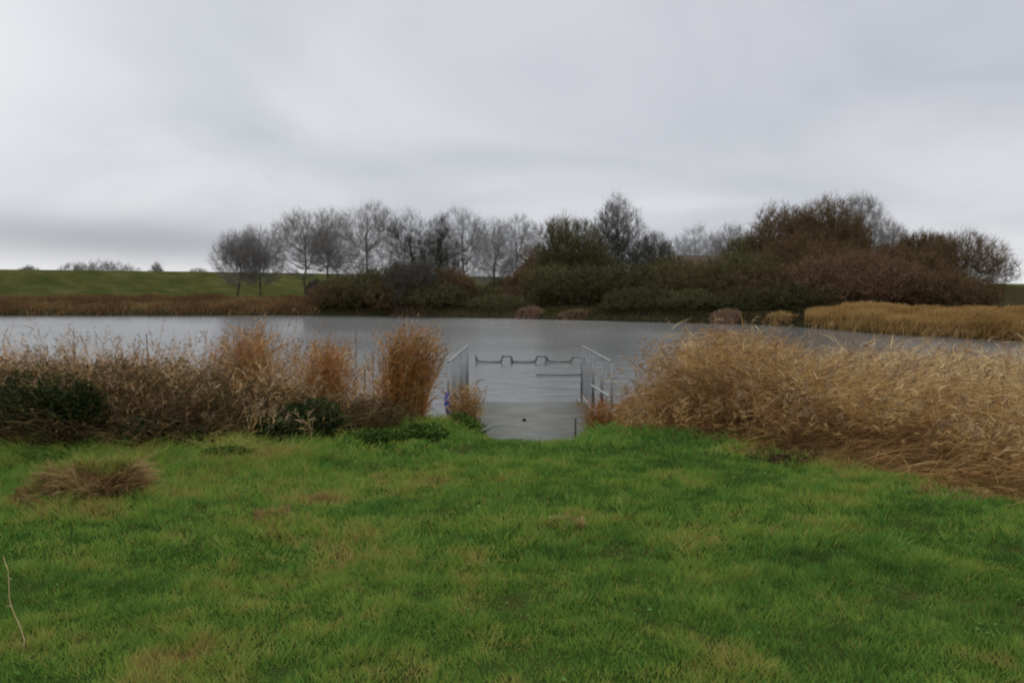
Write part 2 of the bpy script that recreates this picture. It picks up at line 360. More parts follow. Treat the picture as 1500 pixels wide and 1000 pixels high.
# ------------------------------------------------------------------ meadow grass
def meadow():
    def blades(n, y0, y1, w, lenf, seed):
        y = np.sqrt(rng.uniform(y0 * y0, y1 * y1, n)); x = rng.uniform(-1, 1, n) * (y * .68 + 2.2)
        return x, y, np.full(n, w), np.full(n, lenf)
    P = [blades(190000, 2.2, 4.5, .0042, .95, 1), blades(175000, 4.5, 7.2, .006, 1, 2), blades(120000, 7.2, 11.2, .0095, 1.1, 3)]
    x, y, w, lf = (np.concatenate(q) for q in zip(*P))
    right_edge = np.interp(x, [1.2, 2.6, 3.6, 4.6, 8], [8.6, 7.5, 6.6, 5.7, 4.9])
    m = ~((x > DECK_X0) & (x < DECK_X1) & (y > DECK_Y0 - .1)) & ~((x > 1.2) & (y > right_edge + .6)) & ~((x < -1.9) & (y > 7.9)) & (y < yn(x) - .2)
    x, y, w, lf, right_edge = x[m], y[m], w[m], lf[m], right_edge[m]; n = len(x)
    patch = fbm(x, y, 1.5, 11); fine = vnoise(x, y, .16, 12); mid = fbm(x, y, .5, 17)
    streak = fbm(x, y * 2.2, 1.1, 21)
    # real colour of the sward: greener at the centre track and right, yellower left of centre
    tone = .35 + (patch - .5) * .56 + (mid - .5) * .5 + (streak - .5) * .3 + rng.normal(0, .10, n)
    tone += (vnoise(x, y, .07, 19) - .5) * .35 + (vnoise(x, y * 1.6, .22, 20) - .5) * .35
    tone += .14 * np.exp(-((x + .5) / 1.0) ** 2 - ((y - 6.2) / 1.5) ** 2) - .12 * np.clip((y - 7.2) / 1.5, 0, 1) * np.exp(-((x - .5) / 1.4) ** 2)
    tone += .42 * np.exp(-((y - right_edge - .1) / .45) ** 2) * np.clip(x - 1.6, 0, 1) + .42 * np.exp(-((y - right_edge) / 1.0) ** 2) * np.clip(x - 2.5, 0, 1)
    for bx, by, r, s in ((-2.2, 7.0, .35, .45), (-1.45, 5.8, .2, .35), (.95, 3.3, .25, .35), (2.0, 3.3, .25, .4), (-1.5, 3.3, .25, .3), (2.15, 7.4, .3, .5), (.45, 5.35, .2, .3), (-.75, 6.3, .3, .25)):
        tone += s * np.exp(-((x - bx) / r) ** 2 - ((y - by) / (r * .6)) ** 2) * (.5 + mid)
    straw = rng.random(n) < .035
    tone = np.where(straw, rng.uniform(.72, .98, n), tone)
    hgt = (.012 + .024 * np.clip((mid - .30) * 2.2, 0, 1) ** 1.3 + .03 * fine) * lf * rng.uniform(.6, 1.25, n)
    tuft = vnoise(x, y, .11, 23) * .6 + vnoise(x, y, .05, 24) * .4
    hgt *= .6 + .9 * np.clip((tuft - .25) * 1.8, 0, 1.2)
    lush = np.exp(-((x - 1.8) / .7) ** 2 - ((y - 4.5) / .35) ** 2) + .8 * np.exp(-((x - .1) / .3) ** 2 - ((y - 5.3) / .15) ** 2) + .6 * np.exp(-((x + .6) / .6) ** 2 - ((y - 4.9) / .15) ** 2)
    hgt *= 1 + .8 * lush; tone -= .25 * lush
    # longer tufts on the banks beside the slip
    side = np.clip((np.abs(x - .22) - .38 - .28 * np.clip(9.4 - y, 0, 2)) / .5, 0, 1) * np.clip((y - 8.2) / 1.2, 0, 1) * (np.abs(x - .2) < 2.2)
    hgt += side * .11 * rng.uniform(.3, 1.3, n); w = w * (1 + side * .3); tone += side * rng.normal(.08, .1, n)
    left_edge = np.clip((y - 6.3) / 1.0, 0, 1) * np.clip((-1.2 - x) / .8, 0, 1); hgt += left_edge * (.05 + .13 * mid) * rng.uniform(.2, 1.4, n); tone += left_edge * .14
    tk = np.exp(-((x + 2.85) / .75) ** 2 - ((y - 5.6) / .45) ** 2); hgt *= 1 + 1.3 * tk * rng.random(n); tone += tk * .22
    hgt += (x > 1.5) * np.clip((y - right_edge + .7) / .8, 0, 1) * .05 * rng.uniform(.2, 1.2, n)
    z = H(x, y) - .006
    ang = fbm(x, y, .3, 31) * 12 + rng.normal(0, 1.6, n)
    d = unit(np.stack([np.cos(ang) * .45, np.sin(ang) * .45, np.ones(n)], -1) + rng.normal(0, .22, (n, 3)) * [1, 1, 0])
    bend = np.stack([np.cos(ang), np.sin(ang), -.35 * np.ones(n)], -1) * rng.uniform(.05, .55, n)[:, None]
    K = 4; C = curves(np.stack([x, y, z], -1), d, hgt * 1.35, bend * (hgt / .09)[:, None] * .8, K)
    A = Acc(); A.ribbon(C, w[:, None] * np.array([1, .9, .6, .08])[None], np.clip(tone, 0, 1))
    # broad-leaved herbs in the sward
    n2 = 9000; y = np.sqrt(rng.uniform(2.4 ** 2, 8 ** 2, n2)); x = rng.uniform(-1, 1, n2) * (y * .68 + 1)
    k = (vnoise(x, y, .22, 71) > .72); x, y = x[k], y[k]
    A.leaves(np.stack([x, y, H(x, y) + rng.uniform(.01, .05, len(x))], -1), rng.uniform(.012, .035, len(x)), rng.uniform(.05, .35, len(x)), asp=.7, flat=.7)
    tag(A.build('grass', M_GRASS), 'short tufted green grass with yellow and brown patches covering the foreground meadow', 'grass', kind='stuff')
meadow()

# ------------------------------------------------------------------ reeds
def reeds(x, y, h, lean, tone0, Aw, Ap, leafn=5, wst=.006, wlf=.011, plume=.6, spread=.25, zoff=0, sd=.13, leafup=.6, leafL=1.0):
    n = len(x); z = H(x, y) + zoff - .03
    base = np.stack([x, y, z], -1)
    d = unit(np.stack([lean[:, 0] * .35, lean[:, 1] * .35, np.ones(n)], -1) + rng.normal(0, spread * .5, (n, 3)) * [1, 1, 0])
    bend = np.stack([lean[:, 0] * .55, lean[:, 1] * .55, -.12 * np.hypot(lean[:, 0], lean[:, 1])], -1) + rng.normal(0, spread * .35, (n, 3)) * [1, 1, .2]
    K = 6; C = curves(base, d, h, bend, K)
    tn = np.clip(tone0 + rng.normal(0, sd, n), 0, 1)
    Aw.ribbon(C, wst * np.array([1, 1, .9, .8, .65, .4])[None], tn)
    if leafn:
        m = n * leafn; i = rng.integers(0, n, m); t = rng.uniform(.15, .95, m); k = np.minimum((t * (K - 1)).astype(int), K - 2); f = t * (K - 1) - k
        b = C[i, k] * (1 - f)[:, None] + C[i, k + 1] * f[:, None]
        an = rng.uniform(0, 2 * math.pi, m); L = leafL * rng.uniform(.15, .42, m) * np.clip(h[i] / 1.4, .3, 1.2)
        wind = lean[i] * .6
        d2 = unit(np.stack([np.cos(an) * .55 + wind[:, 0], np.sin(an) * .55 + wind[:, 1], np.full(m, leafup)], -1))
        be = np.stack([np.cos(an) * .4 + wind[:, 0], np.sin(an) * .4 + wind[:, 1], rng.uniform(-.65, .05, m)], -1)
        Aw.ribbon(curves(b, d2, L, be, 4), wlf * np.array([.7, 1, .7, .1])[None] * rng.uniform(.6, 1.3, m)[:, None], np.clip(tn[i] + rng.normal(.05, sd, m), 0, 1))
    if plume > 0:
        q = np.where(rng.random(n) < plume)[0]; r_ = 9; i = np.repeat(q, r_); m = len(i); t = rng.uniform(0, 1, m)
        tip = C[i, -1] + (C[i, -1] - C[i, -2]) * (t * .8 - .55)[:, None]
        an = rng.uniform(0, 2 * math.pi, m)
        d3 = unit(np.stack([np.cos(an) * .4 + lean[i, 0], np.sin(an) * .4 + lean[i, 1], np.full(m, .8)], -1))
        Ap.ribbon(curves(tip, d3, rng.uniform(.04, .11, m), np.stack([lean[i, 0] * .6, lean[i, 1] * .6, np.full(m, -.5)], -1), 3), (wlf * .9) * np.array([1, .9, .2])[None], rng.uniform(0, 1, m))
    return C

# the big bed right of the slip
def right_bed():
    Aw, Ap = Acc(), Acc()
    n = 15000; x = rng.uniform(1.35, 11.5, n); y = rng.uniform(5.0, 13.0, n)
    front = np.interp(x, [1.3, 1.8, 2.6, 3.6, 4.6, 8, 12], [9.0, 8.4, 7.7, 6.9, 6.1, 5.2, 4.8]) + (vnoise(x, x * 0, .5, 41) - .5) * .7
    back = np.interp(x, [1.3, 2, 3, 12], [11.2, 11.8, 12.6, 12.9])
    k = (y > front) & (y < back) & ((x > 1.7) | (y < 10.8) & (x > 1.36)) & (vnoise(x, y, .45, 42) * .7 + vnoise(x, y, .18, 40) * .5 + rng.random(n) * .6 > .55)
    x, y, front = x[k], y[k], front[k]; n = len(x)
    edge = np.clip((y - front) / 1.5, 0, 1)
    top = np.interp(x, [1.3, 1.75, 2.1, 2.7, 4, 6, 9], [.35, .62, .86, .84, .62, .54, .50])        # height of the bed's top above the meadow
    tgt = top * (.50 + .50 * edge) + (fbm(x, y, .9, 43) - .5) * .35
    L = np.clip(tgt - H(x, y), .3, 2.2) * rng.uniform(.8, 1.12, n) * 1.12
    wv = fbm(x, y, 1.2, 44); dirx = .22 + (wv - .5) * 1.6 + (vnoise(x, y, .3, 49) - .5) * .9; diry = -.15 + (fbm(x, y, .8, 45) - .5) * 1.4
    f = (1.15 - edge * .8); lean = np.stack([dirx * (.7 + f * .5), diry * f - .1 * f], -1)
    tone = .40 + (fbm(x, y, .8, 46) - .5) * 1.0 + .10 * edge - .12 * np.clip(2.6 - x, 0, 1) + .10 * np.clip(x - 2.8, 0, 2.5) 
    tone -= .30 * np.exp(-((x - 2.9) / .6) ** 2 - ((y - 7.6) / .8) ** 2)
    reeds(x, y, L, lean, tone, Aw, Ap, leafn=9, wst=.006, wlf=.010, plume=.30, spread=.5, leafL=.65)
    # collapsed straw thatch lying inside and in front
    m = 34000; x = rng.uniform(1.3, 11, m); fr = np.interp(x, [1.3, 1.8, 2.6, 3.6, 4.6, 8, 12], [9.2, 8.4, 7.5, 6.6, 5.75, 4.9, 4.6]); y = fr - .75 * np.clip(x - 2.6, 0, 1.2) * rng.random(m) + rng.uniform(-.1, 3.2, m) + (vnoise(x, x * 0, .4, 47) - .5) * .5
    dep = np.clip((y - fr) / 2.2, 0, 1)
    z = H(x, y) + rng.random(m) * (.05 + .55 * dep)
    an = rng.normal(.5, .9, m) - 1.2
    d = unit(np.stack([np.cos(an), np.sin(an) * .8, rng.normal(.25, .45, m)], -1))
    be = np.stack([rng.normal(0, .3, m), rng.normal(-.1, .3, m), -rng.uniform(.1, .5, m)], -1)
    C = curves(np.stack([x, y, z], -1), d, rng.uniform(.12, .5, m), be, 4)
    C[:, :, 2] = np.maximum(C[:, :, 2], H(C[:, :, 0], C[:, :, 1]) + .01)
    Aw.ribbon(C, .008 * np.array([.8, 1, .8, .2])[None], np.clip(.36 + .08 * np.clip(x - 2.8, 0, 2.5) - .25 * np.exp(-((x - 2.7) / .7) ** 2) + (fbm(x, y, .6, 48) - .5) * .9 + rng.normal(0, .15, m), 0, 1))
    root = empty('reed_bed', (4.5, 8.5, -.1)); tag(root, 'large golden windswept reed bed filling the bank right of the slipway', 'reeds', kind='stuff')
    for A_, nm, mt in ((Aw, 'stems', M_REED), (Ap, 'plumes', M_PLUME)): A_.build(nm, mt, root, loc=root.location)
right_bed()

# thin standing reeds and dead stalks on the left bank
def left_bed():
    Aw, Ap = Acc(), Acc()
    n = 10500; x = rng.uniform(-12, -1.0, n); y = rng.uniform(7.6, 12.6, n)
    k = ((x < -1.9) | (y > 9.4) & (x < -1.35) ) & (vnoise(x, y, .55, 51) + rng.random(n) * .6 > .5)
    x, y = x[k], y[k]; n = len(x)
    pxx = 750 + x / y * FPX
    dens = np.interp(pxx, [-200, 100, 250, 420, 520, 560, 640, 660], [1, 1, .9, .7, .45, .3, .6, .3]); k = rng.random(n) < dens; x, y = x[k], y[k]; n = len(x)
    top = .60 + (fbm(x, y, .7, 52) - .5) * .7 + np.where(rng.random(n) < .2, rng.uniform(.1, .45, n), 0)
    top = np.where(y < 8.4, top * .75, top); top = np.where(x > -2.4, top * .6, top)
    L = np.clip(top - H(x, y), .4, 2) * rng.uniform(.75, 1.08, n)
    lean = np.stack([rng.normal(.05, .16, n) + (fbm(x, y, .9, 53) - .5) * .5, rng.normal(-.05, .15, n)], -1)
    tone = .48 + (fbm(x, y, .6, 54) - .5) * .9 + .05
    reeds(x, y, L, lean, tone, Aw, Ap, leafn=5, wst=.005, wlf=.008, plume=.5, spread=.16, leafL=.6, leafup=1.1)
    root = empty('standing_reeds', (-5, 10, -.4)); M_LEFT = mat_tone('left_reed', [(0, (.15, .070, .026)), (.35, (.36, .19, .065)), (.65, (.52, .32, .13)), (.85, (.62, .44, .21)), (1, (.70, .55, .32))], trans=.3); tag(root, 'thin brown standing reeds with dark seed heads along the left bank', 'reeds', kind='stuff')
    for A_, nm, mt in ((Aw, 'stems', M_LEFT), (Ap, 'seed_heads', M_PLUME)): A_.build(nm, mt, root, loc=root.location)
    # dark dead weeds low between the reeds
    A = Acc(); n = 11000; x = rng.uniform(-11, -1.3, n); y = rng.uniform(6.9, 10.2, n)
    k = (y > 7.1 + vnoise(x, x * 0, .5, 55) * .5 + np.clip(x + 3.2, 0, 1.9) * .6) & (vnoise(x, y, .4, 56) + rng.random(n) * .5 > .4); x, y = x[k], y[k]; n = len(x)
    L = (.25 + .60 * np.clip((y - 7.1) / 1.3, 0, 1)) * rng.uniform(.6, 1.2, n) * np.interp(x, [-3.2, -1.8], [1, .5]); an = rng.uniform(0, 6.28, n)
    d = unit(np.stack([np.cos(an) * .35, np.sin(an) * .35, np.ones(n)], -1)); be = np.stack([np.cos(an) * .3, np.sin(an) * .3, rng.uniform(-.4, 0, n)], -1)
    C = curves(np.stack([x, y, H(x, y)], -1), d, L, be, 4); tn = np.clip(.4 + (fbm(x, y, .7, 57) - .5) * 1.0 + rng.normal(0, .15, n), 0, 1)
    A.ribbon(C, .008 * np.array([1, .9, .7, .4])[None], tn)
    m = n * 9; i = rng.integers(0, n, m); t = rng.random(m); b = C[i, 1] * (1 - t)[:, None] + C[i, 3] * t[:, None]
    an = rng.uniform(0, 6.28, m); A.ribbon(curves(b, unit(np.stack([np.cos(an), np.sin(an), rng.uniform(-.3, 1, m)], -1)), rng.uniform(.05, .18, m), np.stack([np.zeros(m), np.zeros(m), -rng.random(m)], -1), 3), .009 * np.array([1, .8, .2])[None], np.clip(tn[i] + rng.normal(0, .2, m), 0, 1))
    A.leaves(b + rng.normal(0, .04, (m, 3)), rng.uniform(.015, .045, m), np.clip(tn[i] + rng.normal(0, .2, m), 0, 1))
    tag(A.build('dead_weeds', M_WEED), 'tangled dark brown dead weeds at the foot of the left bank reeds', 'weeds', kind='stuff')
left_bed()

def reed_clump(px, pyb, Y, pyt, wpx, label, mat=None, n=350, lean=(.05, 0), plume=.6, group='rust brown reed clumps on the left bank', tone=.55, tuft=0.0, leafn=7, wlf=.010, fall=.30):
    c = at(px, pyb, Y); top = at(px, pyt, Y)[2]; r = wpx / FPX * Y / 2
    a = rng.uniform(0, 6.28, n); q = np.sqrt(rng.random(n)) * r * .72
    x = c[0] + np.cos(a) * q; y = Y + np.sin(a) * q * .8
    z0 = float(H(c[0], Y)); z0 = max(z0, WZ - .1)
    hh = np.clip((top - z0), .25, 6) * np.maximum(1 - fall * (q / r) ** 2, .2) * rng.uniform(.60 if fall > .5 else .72, 1.08, n) * (1 if fall < .5 else .5 + fbm(x, y, .8, 92))
    ln = np.stack([np.cos(a) * q / r * .12 + lean[0], np.sin(a) * q / r * .12 + lean[1]], -1)
    Aw, Ap = Acc(), Acc()
    s = Y / 9.5
    reeds(x, y, hh, ln, np.full(n, tone), Aw, Ap, leafn=leafn, wst=.007 * max(1, s * .6), wlf=wlf * max(1, s * .7), plume=plume, spread=.16, sd=.2, leafL=.72, leafup=1.2)
    root = empty('reed_clump', (c[0], Y, z0)); tag(root, label, 'reed clump', group)
    Aw.build('stems', mat or M_REEDO, root, loc=root.location)
    if Ap.n: tag(Ap.build('plumes', M_PLUME, root, loc=root.location), kind='stuff')
    return root
reed_clump(590, 640, 9.6, 472, 88, 'broad tall rust brown reed clump just left of the left railing', n=420, plume=.6, lean=(.13, 0), fall=.45)
reed_clump(477, 625, 10.2, 490, 60, 'slim rust brown reed clump standing above the wide dark bramble', n=260, plume=.25)
reed_clump(358, 620, 10.4, 470, 52, 'tallest narrow orange reed clump on the left bank, its tip reaching the far shoreline', n=260, plume=.4, lean=(.1, 0))
reed_clump(424, 610, 11.2, 482, 52, 'loose pale stemmed reed clump with dark seed heads between the two orange clumps', n=60, plume=1, leafn=2, mat=M_REED)
reed_clump(680, 636, 10.9, 556, 44, 'low faded reed clump growing through the foot of the left railing', n=190, plume=.1, mat=M_REED, tone=.42, group='low reed clumps by the slipway railings')
reed_clump(876, 640, 10.8, 574, 40, 'low reddish brown reed clump at the foot of the right railing', n=120, plume=.1, tone=.35, group='low reed clumps by the slipway railings')

# ------------------------------------------------------------------ brambles and low plants
def bush(name, px, py_base, Y, py_top, wpx, label, cat, mat, mstem, n=7000, leaf=(.02, .05), group=None, dpt=.8, stems=60, parts=('stem', 'foliage')):
    c = at(px, py_base, Y); z0 = float(H(c[0], Y)); h = at(px, py_top, Y)[2] - z0; r = wpx / FPX * Y / 2
    # several lobes make an uneven outline
    nl = 9; la = rng.uniform(0, 6.28, nl); lr = rng.uniform(.1, .65, nl) * r
    lx = np.cos(la) * lr; ly = np.sin(la) * lr * dpt; lz = h * rng.uniform(.25, .66, nl) * (1 - .35 * lr / r); ls = rng.uniform(.3, .5, nl)
    i = rng.integers(0, nl, n); v = unit(rng.normal(size=(n, 3))); q = rng.uniform(.45, 1.0, n) ** .5 * (1 + .25 * (rng.random(n) < .06))
    P = np.stack([lx[i] + v[:, 0] * q * ls[i] * r * 1.15, ly[i] + v[:, 1] * q * ls[i] * r * dpt * 1.15, lz[i] + v[:, 2] * q * ls[i] * h * .9], -1)
    P = P[P[:, 2] > -.02]; P[:, 0] += c[0]; P[:, 1] += Y; P[:, 2] += H(P[:, 0], P[:, 1])
    A = Acc(); cl = vnoise(P[:, 0] * 1 + P[:, 2] * 3, P[:, 1] + P[:, 2], .12, 61)
    A.leaves(P, rng.uniform(*leaf, len(P)), np.clip(.3 + (cl - .5) * .7 + rng.normal(0, .18, len(P)), 0, 1), asp=.7)
    B = Acc(); an = rng.uniform(0, 6.28, stems)
    b = np.stack([c[0] + np.cos(an) * r * .3, Y + np.sin(an) * r * .3, np.zeros(stems)], -1); b[:, 2] = H(b[:, 0], b[:, 1]) - .02
    d = unit(np.stack([np.cos(an) * .5, np.sin(an) * .5, np.full(stems, 1.2)], -1) + rng.normal(0, .2, (stems, 3)))
    B.tube(curves(b, d, rng.uniform(.7, 1.25, stems) * h, np.stack([np.cos(an) * .6, np.sin(an) * .6, np.full(stems, -.5)], -1) * rng.uniform(.3, 1, stems)[:, None], 6), .004 * np.array([1, 1, .9, .8, .7, .4])[None], rng.random(stems), k=4)
    root = empty(name, (c[0], Y, z0)); tag(root, label, cat, group)
    B.build(parts[0], mstem, root, loc=root.location); A.build(parts[1], mat, root, loc=root.location)
    return root
G = 'dark bramble bushes on the left bank'
bush('bramble_bush', 30, 672, 7.7, 538, 170, 'dark green bramble bush at the left edge of the photo', 'bramble', M_BRAM, M_WEED, group=G, n=7500)
bush('bramble_bush', 108, 672, 7.6, 545, 110, 'dark bramble bush touching the right side of the one at the left edge', 'bramble', M_BRAM, M_WEED, group=G, n=6500)
bush('bramble_bush', 240, 672, 7.5, 604, 130, 'low blackish bramble mound directly behind the grass tussock', 'bramble', M_BRAM, M_WEED, group=G, n=6000)
bush('bramble_bush', 452, 660, 8.1, 577, 140, 'wide dark green bramble bush below the slim rust brown reed clump', 'bramble', M_BRAM, M_WEED, group=G, n=8500)
bush('bramble_bush', 395, 664, 7.8, 600, 90, 'dull green bramble bush between the wide bramble and the dead weeds', 'bramble', M_BRAM, M_WEED, group=G, n=4500)
GN = 'leafy nettle patches along the edge of the meadow'
M_NET = mat_tone('nettle_leaf', [(0, (.036, .065, .012)), (.5, (.070, .125, .022)), (1, (.13, .19, .04))], trans=.2, rough=.7, spec=.04)
bush('nettle_patch', 545, 668, 7.9, 628, 110, 'bright green nettle patch on the grass edge right of the wide bramble', 'nettles', M_NET, M_NET, group=GN, n=3200, stems=90, leaf=(.02, .045))
bush('nettle_patch', 625, 665, 8.2, 618, 90, 'green leafy nettle patch in front of the broad rust brown reed clump', 'nettles', M_NET, M_NET, group=GN, n=2600, stems=90, leaf=(.02, .045))
bush('nettle_patch', 330, 688, 7.0, 650, 90, 'small green nettle patch beside the orange dead grass near the tussock', 'nettles', M_NET, M_NET, group=GN, n=2200, stems=70, leaf=(.02, .04))
bush('nettle_patch', 60, 690, 7.0, 660, 110, 'low green nettle patch under the dark bramble at the left edge', 'nettles', M_NET, M_NET, group=GN, n=2200, stems=70, leaf=(.02, .04))
bush('nettle_patch', 686, 640, 9.6, 602, 60, 'little green nettle patch at the near end of the left railing', 'nettles', M_NET, M_NET, group=GN, n=1500, stems=50, leaf=(.02, .04))

# dead branchy heap of dark stems in front of the right reeds
bush('dead_bramble', 1155, 690, 7.1, 662, 150, 'low heap of dark dead bramble stems at the foot of the right reed bed', 'dead bramble', M_WEED, M_WEED, n=2600, stems=260, leaf=(.012, .03))

# tussocks
M_TUSS = mat_tone('tussock_straw', [(0, (.060, .036, .016)), (.45, (.22, .130, .050)), (.75, (.40, .27, .12)), (1, (.54, .42, .22))], trans=.2)
def tussock(px, pyb, pyt, wpx, label, n, tone, greentop=True, group='grass tussocks in the meadow'):
    c = hit(px, pyb, 0); Y = c[1] + wpx / FPX * c[1] * .3; x0 = c[0] * Y / c[1]; r = wpx / FPX * Y / 2; h = at(px, pyt, Y)[2] - float(H(x0, Y))
    def mound(x, y):
        u = (x - x0) / r; v = (y - Y) / (r * .7); q = np.sqrt(u * u + v * v)
        return h * (.25 + .5 * np.clip(1 - q ** 3, 0, 1)) * (.25 + 1.3 * fbm(x, y, r * .40, 77)) * np.clip((1.05 - q) * 5, 0, 1) * (.6 + .8 * vnoise(x, y, .07, 79))
    a = rng.uniform(0, 6.28, n); q = rng.random(n) ** .5; x = x0 + np.cos(a) * q * r * .85; y = Y + np.sin(a) * q * r * .60
    mz = mound(x, y) * rng.uniform(.3, 1.0, n)
    tufta = fbm(x, y, .11, 78) * 16
    out = np.stack([np.cos(a) * q * .7 + .6 * np.cos(tufta), np.sin(a) * q * .7 + .6 * np.sin(tufta), np.full(n, .8)], -1) + rng.normal(0, .3, (n, 3))
    L = rng.uniform(.3, .85, n) * min(h, .26)
    be = np.stack([np.cos(a) * .25, np.sin(a) * .25, -rng.uniform(1.0, 2.3, n)], -1) * L[:, None]
    C = curves(np.stack([x, y, H(x, y) + mz], -1), unit(out), L, be, 5); C[:, :, 2] = np.maximum(C[:, :, 2], H(C[:, :, 0], C[:, :, 1]) + .004)
    A, B = Acc(), Acc()
    w = np.array([.8, 1, .8, .5, .1])[None] * .0055
    A.ribbon(C, w, np.clip(tone + rng.normal(0, .16, n) + (vnoise(x, y, .07, 66) - .5) * .7, 0, 1))
    root = empty('grass_tussock', (x0, Y, float(H(x0, Y)))); tag(root, label, 'tussock', group)
    A.build('dead_blades', M_TUSS, root, loc=root.location)
    if greentop:
        m = int(n * .6); a = rng.uniform(0, 6.28, m); q = rng.random(m) ** .6 * .7; x = x0 + np.cos(a) * q * r * .85; y = Y + .12 * r + np.sin(a) * q * r * .6
        z = H(x, y) + mound(x, y) * rng.uniform(.75, 1, m); L = rng.uniform(.05, .17, m) * (h / .35)
        B.ribbon(curves(np.stack([x, y, z], -1), unit(np.stack([np.cos(a) * .4, np.sin(a) * .4, np.ones(m)], -1) + rng.normal(0, .3, (m, 3))), L, np.stack([np.cos(a), np.sin(a), -.8 * np.ones(m)], -1) * L[:, None] * .6, 4), .0055 * np.array([.9, 1, .6, .1])[None], np.clip(.62 + rng.normal(0, .12, m), 0, 1))
        B.build('green_blades', M_GRASS, root, loc=root.location)
tussock(142, 742, 664, 165, 'big shaggy tussock of straw and green grass standing on the left side of the meadow', 3600, .5)
tussock(75, 748, 705, 110, 'flattened brown grass tussock leaning against the left side of the big one', 1100, .45)
tussock(300, 706, 686, 130, 'flat patch of orange dead grass right of the big tussock', 1300, .42, False)
tussock(400, 765, 742, 60, 'small straw coloured grass tuft in the middle of the left meadow', 500, .5)
tussock(830, 780, 756, 70, 'small yellow grass tuft near the centre of the meadow', 500, .6)
tussock(1400, 735, 716, 130, 'matted straw tussock at the grass edge below the right reed bed', 900, .6, False)

# one pale dry stalk at the very left
def stalk():
    b = hit(36, 955, 0); t = at(3, 815, b[1]); A = Acc()
    s = np.linspace(0, 1, 8)[:, None]; C = (b * (1 - s) + t * s + np.array([.012, 0, 0]) * np.sin(s * 9))[None]
    C[0, 0, 2] = float(H(b[0], b[1])) - .01
    A.tube(C, np.linspace(.0035, .0015, 8)[None], np.array([.9]), k=4)
    root = empty('dry_stalk', (b[0], b[1], 0)); tag(root, 'single pale dry grass stalk leaning left in the bottom left foreground', 'dry stalk')
    A.build('stem', M_REED, root, loc=root.location)
    for k_ in (3, 5, 6):
        L_ = Acc(); an = rng.uniform(0, 6.28)
        L_.ribbon(curves(C[:, k_], unit(np.array([[math.cos(an), math.sin(an), .7]])), [.09], np.array([[math.cos(an) * .3, 0, -.6]]), 5), .006 * np.array([.6, 1, .9, .6, .1])[None], np.array([.85]), side=np.array([[0.2, 1, .1]]))
        L_.build('leaf', M_REED, root, loc=root.location)
stalk()
# isolated dark stalks against the water
def weed_stalk(px, pyt, Y, label, lean=0.0):
    t = at(px, pyt, Y); x0 = t[0] - lean; b = np.array([x0, Y, float(H(x0, Y))]); A, B = Acc(), Acc()
    s = np.linspace(0, 1, 7)[:, None]; C = (b * (1 - s) + t * s + np.array([lean * .3, 0, 0]) * np.sin(s * 3.14))[None]
    A.tube(C, np.linspace(.005, .0025, 7)[None], np.array([.3]), k=4)
    m = 60; u = rng.random(m); p = C[0, 4][None] * (1 - u)[:, None] + C[0, 6][None] * u[:, None]; an = rng.uniform(0, 6.28, m)
    B.ribbon(curves(p, unit(np.stack([np.cos(an) * .6, np.sin(an) * .6, np.ones(m)], -1)), rng.uniform(.02, .06, m), np.zeros((m, 3)), 3), .007 * np.array([1, .9, .3])[None], rng.random(m) * .6)
    root = empty('weed_stalk', b); tag(root, label, 'weed stalk', 'dark weed stalks seen against the water')
    A.build('stem', M_WEED, root, loc=root.location); B.build('seed_head', M_PLUME, root, loc=root.location)
weed_stalk(534, 536, 10.6, 'lone dark weed stalk in the gap just left of the broad rust brown reed clump')
weed_stalk(521, 484, 11.3, 'thin dark weed stalk with the highest seed head right of the slim reed clump', .06)
weed_stalk(546, 512, 11.0, 'short headed dark weed stalk closest to the broad rust brown reed clump', -.03)
weed_stalk(108, 484, 10.4, 'dark weed stalk bent to the right near the left edge', .10)
weed_stalk(215, 492, 10.3, 'upright thick headed weed stalk left of the tallest narrow orange clump', .02)

# ------------------------------------------------------------------ slipway, railings, mooring rail
def slipway():
    root = empty('slipway', (0.26, DECK_Y0, -.62)); tag(root, 'grey wet concrete slipway running from the grass down into the pond', 'slipway')
    A = Acc(); ys_ = np.linspace(DECK_Y0, DECK_Y1, 24)
    top = [(DECK_X0 - .05, 0), (DECK_X1 + .05, 0)]
    V = []
    for y_ in ys_:
        z_ = float(deckz(y_)); V += [[DECK_X0 - .05, y_, z_ - .2], [DECK_X0 - .05, y_, z_], [DECK_X1 + .05, y_, z_], [DECK_X1 + .05, y_, z_ - .2]]
    F = []
    for i in range(len(ys_) - 1):
        for j in range(4): F.append([i * 4 + j, i * 4 + (j + 1) % 4, i * 4 + 4 + (j + 1) % 4, i * 4 + 4 + j])
    F += [[3, 2, 1, 0], [len(V) - 4, len(V) - 3, len(V) - 2, len(V) - 1]]
    A.raw(V, F, .5); A.build('slab', M_CONC, root, loc=root.location)
slipway()
def bar(A, a, b, r, tone=.5, k=4):
    A.tube(np.linspace(a, b, 2)[None], np.array([[r, r]]), np.array([tone]), k=k)
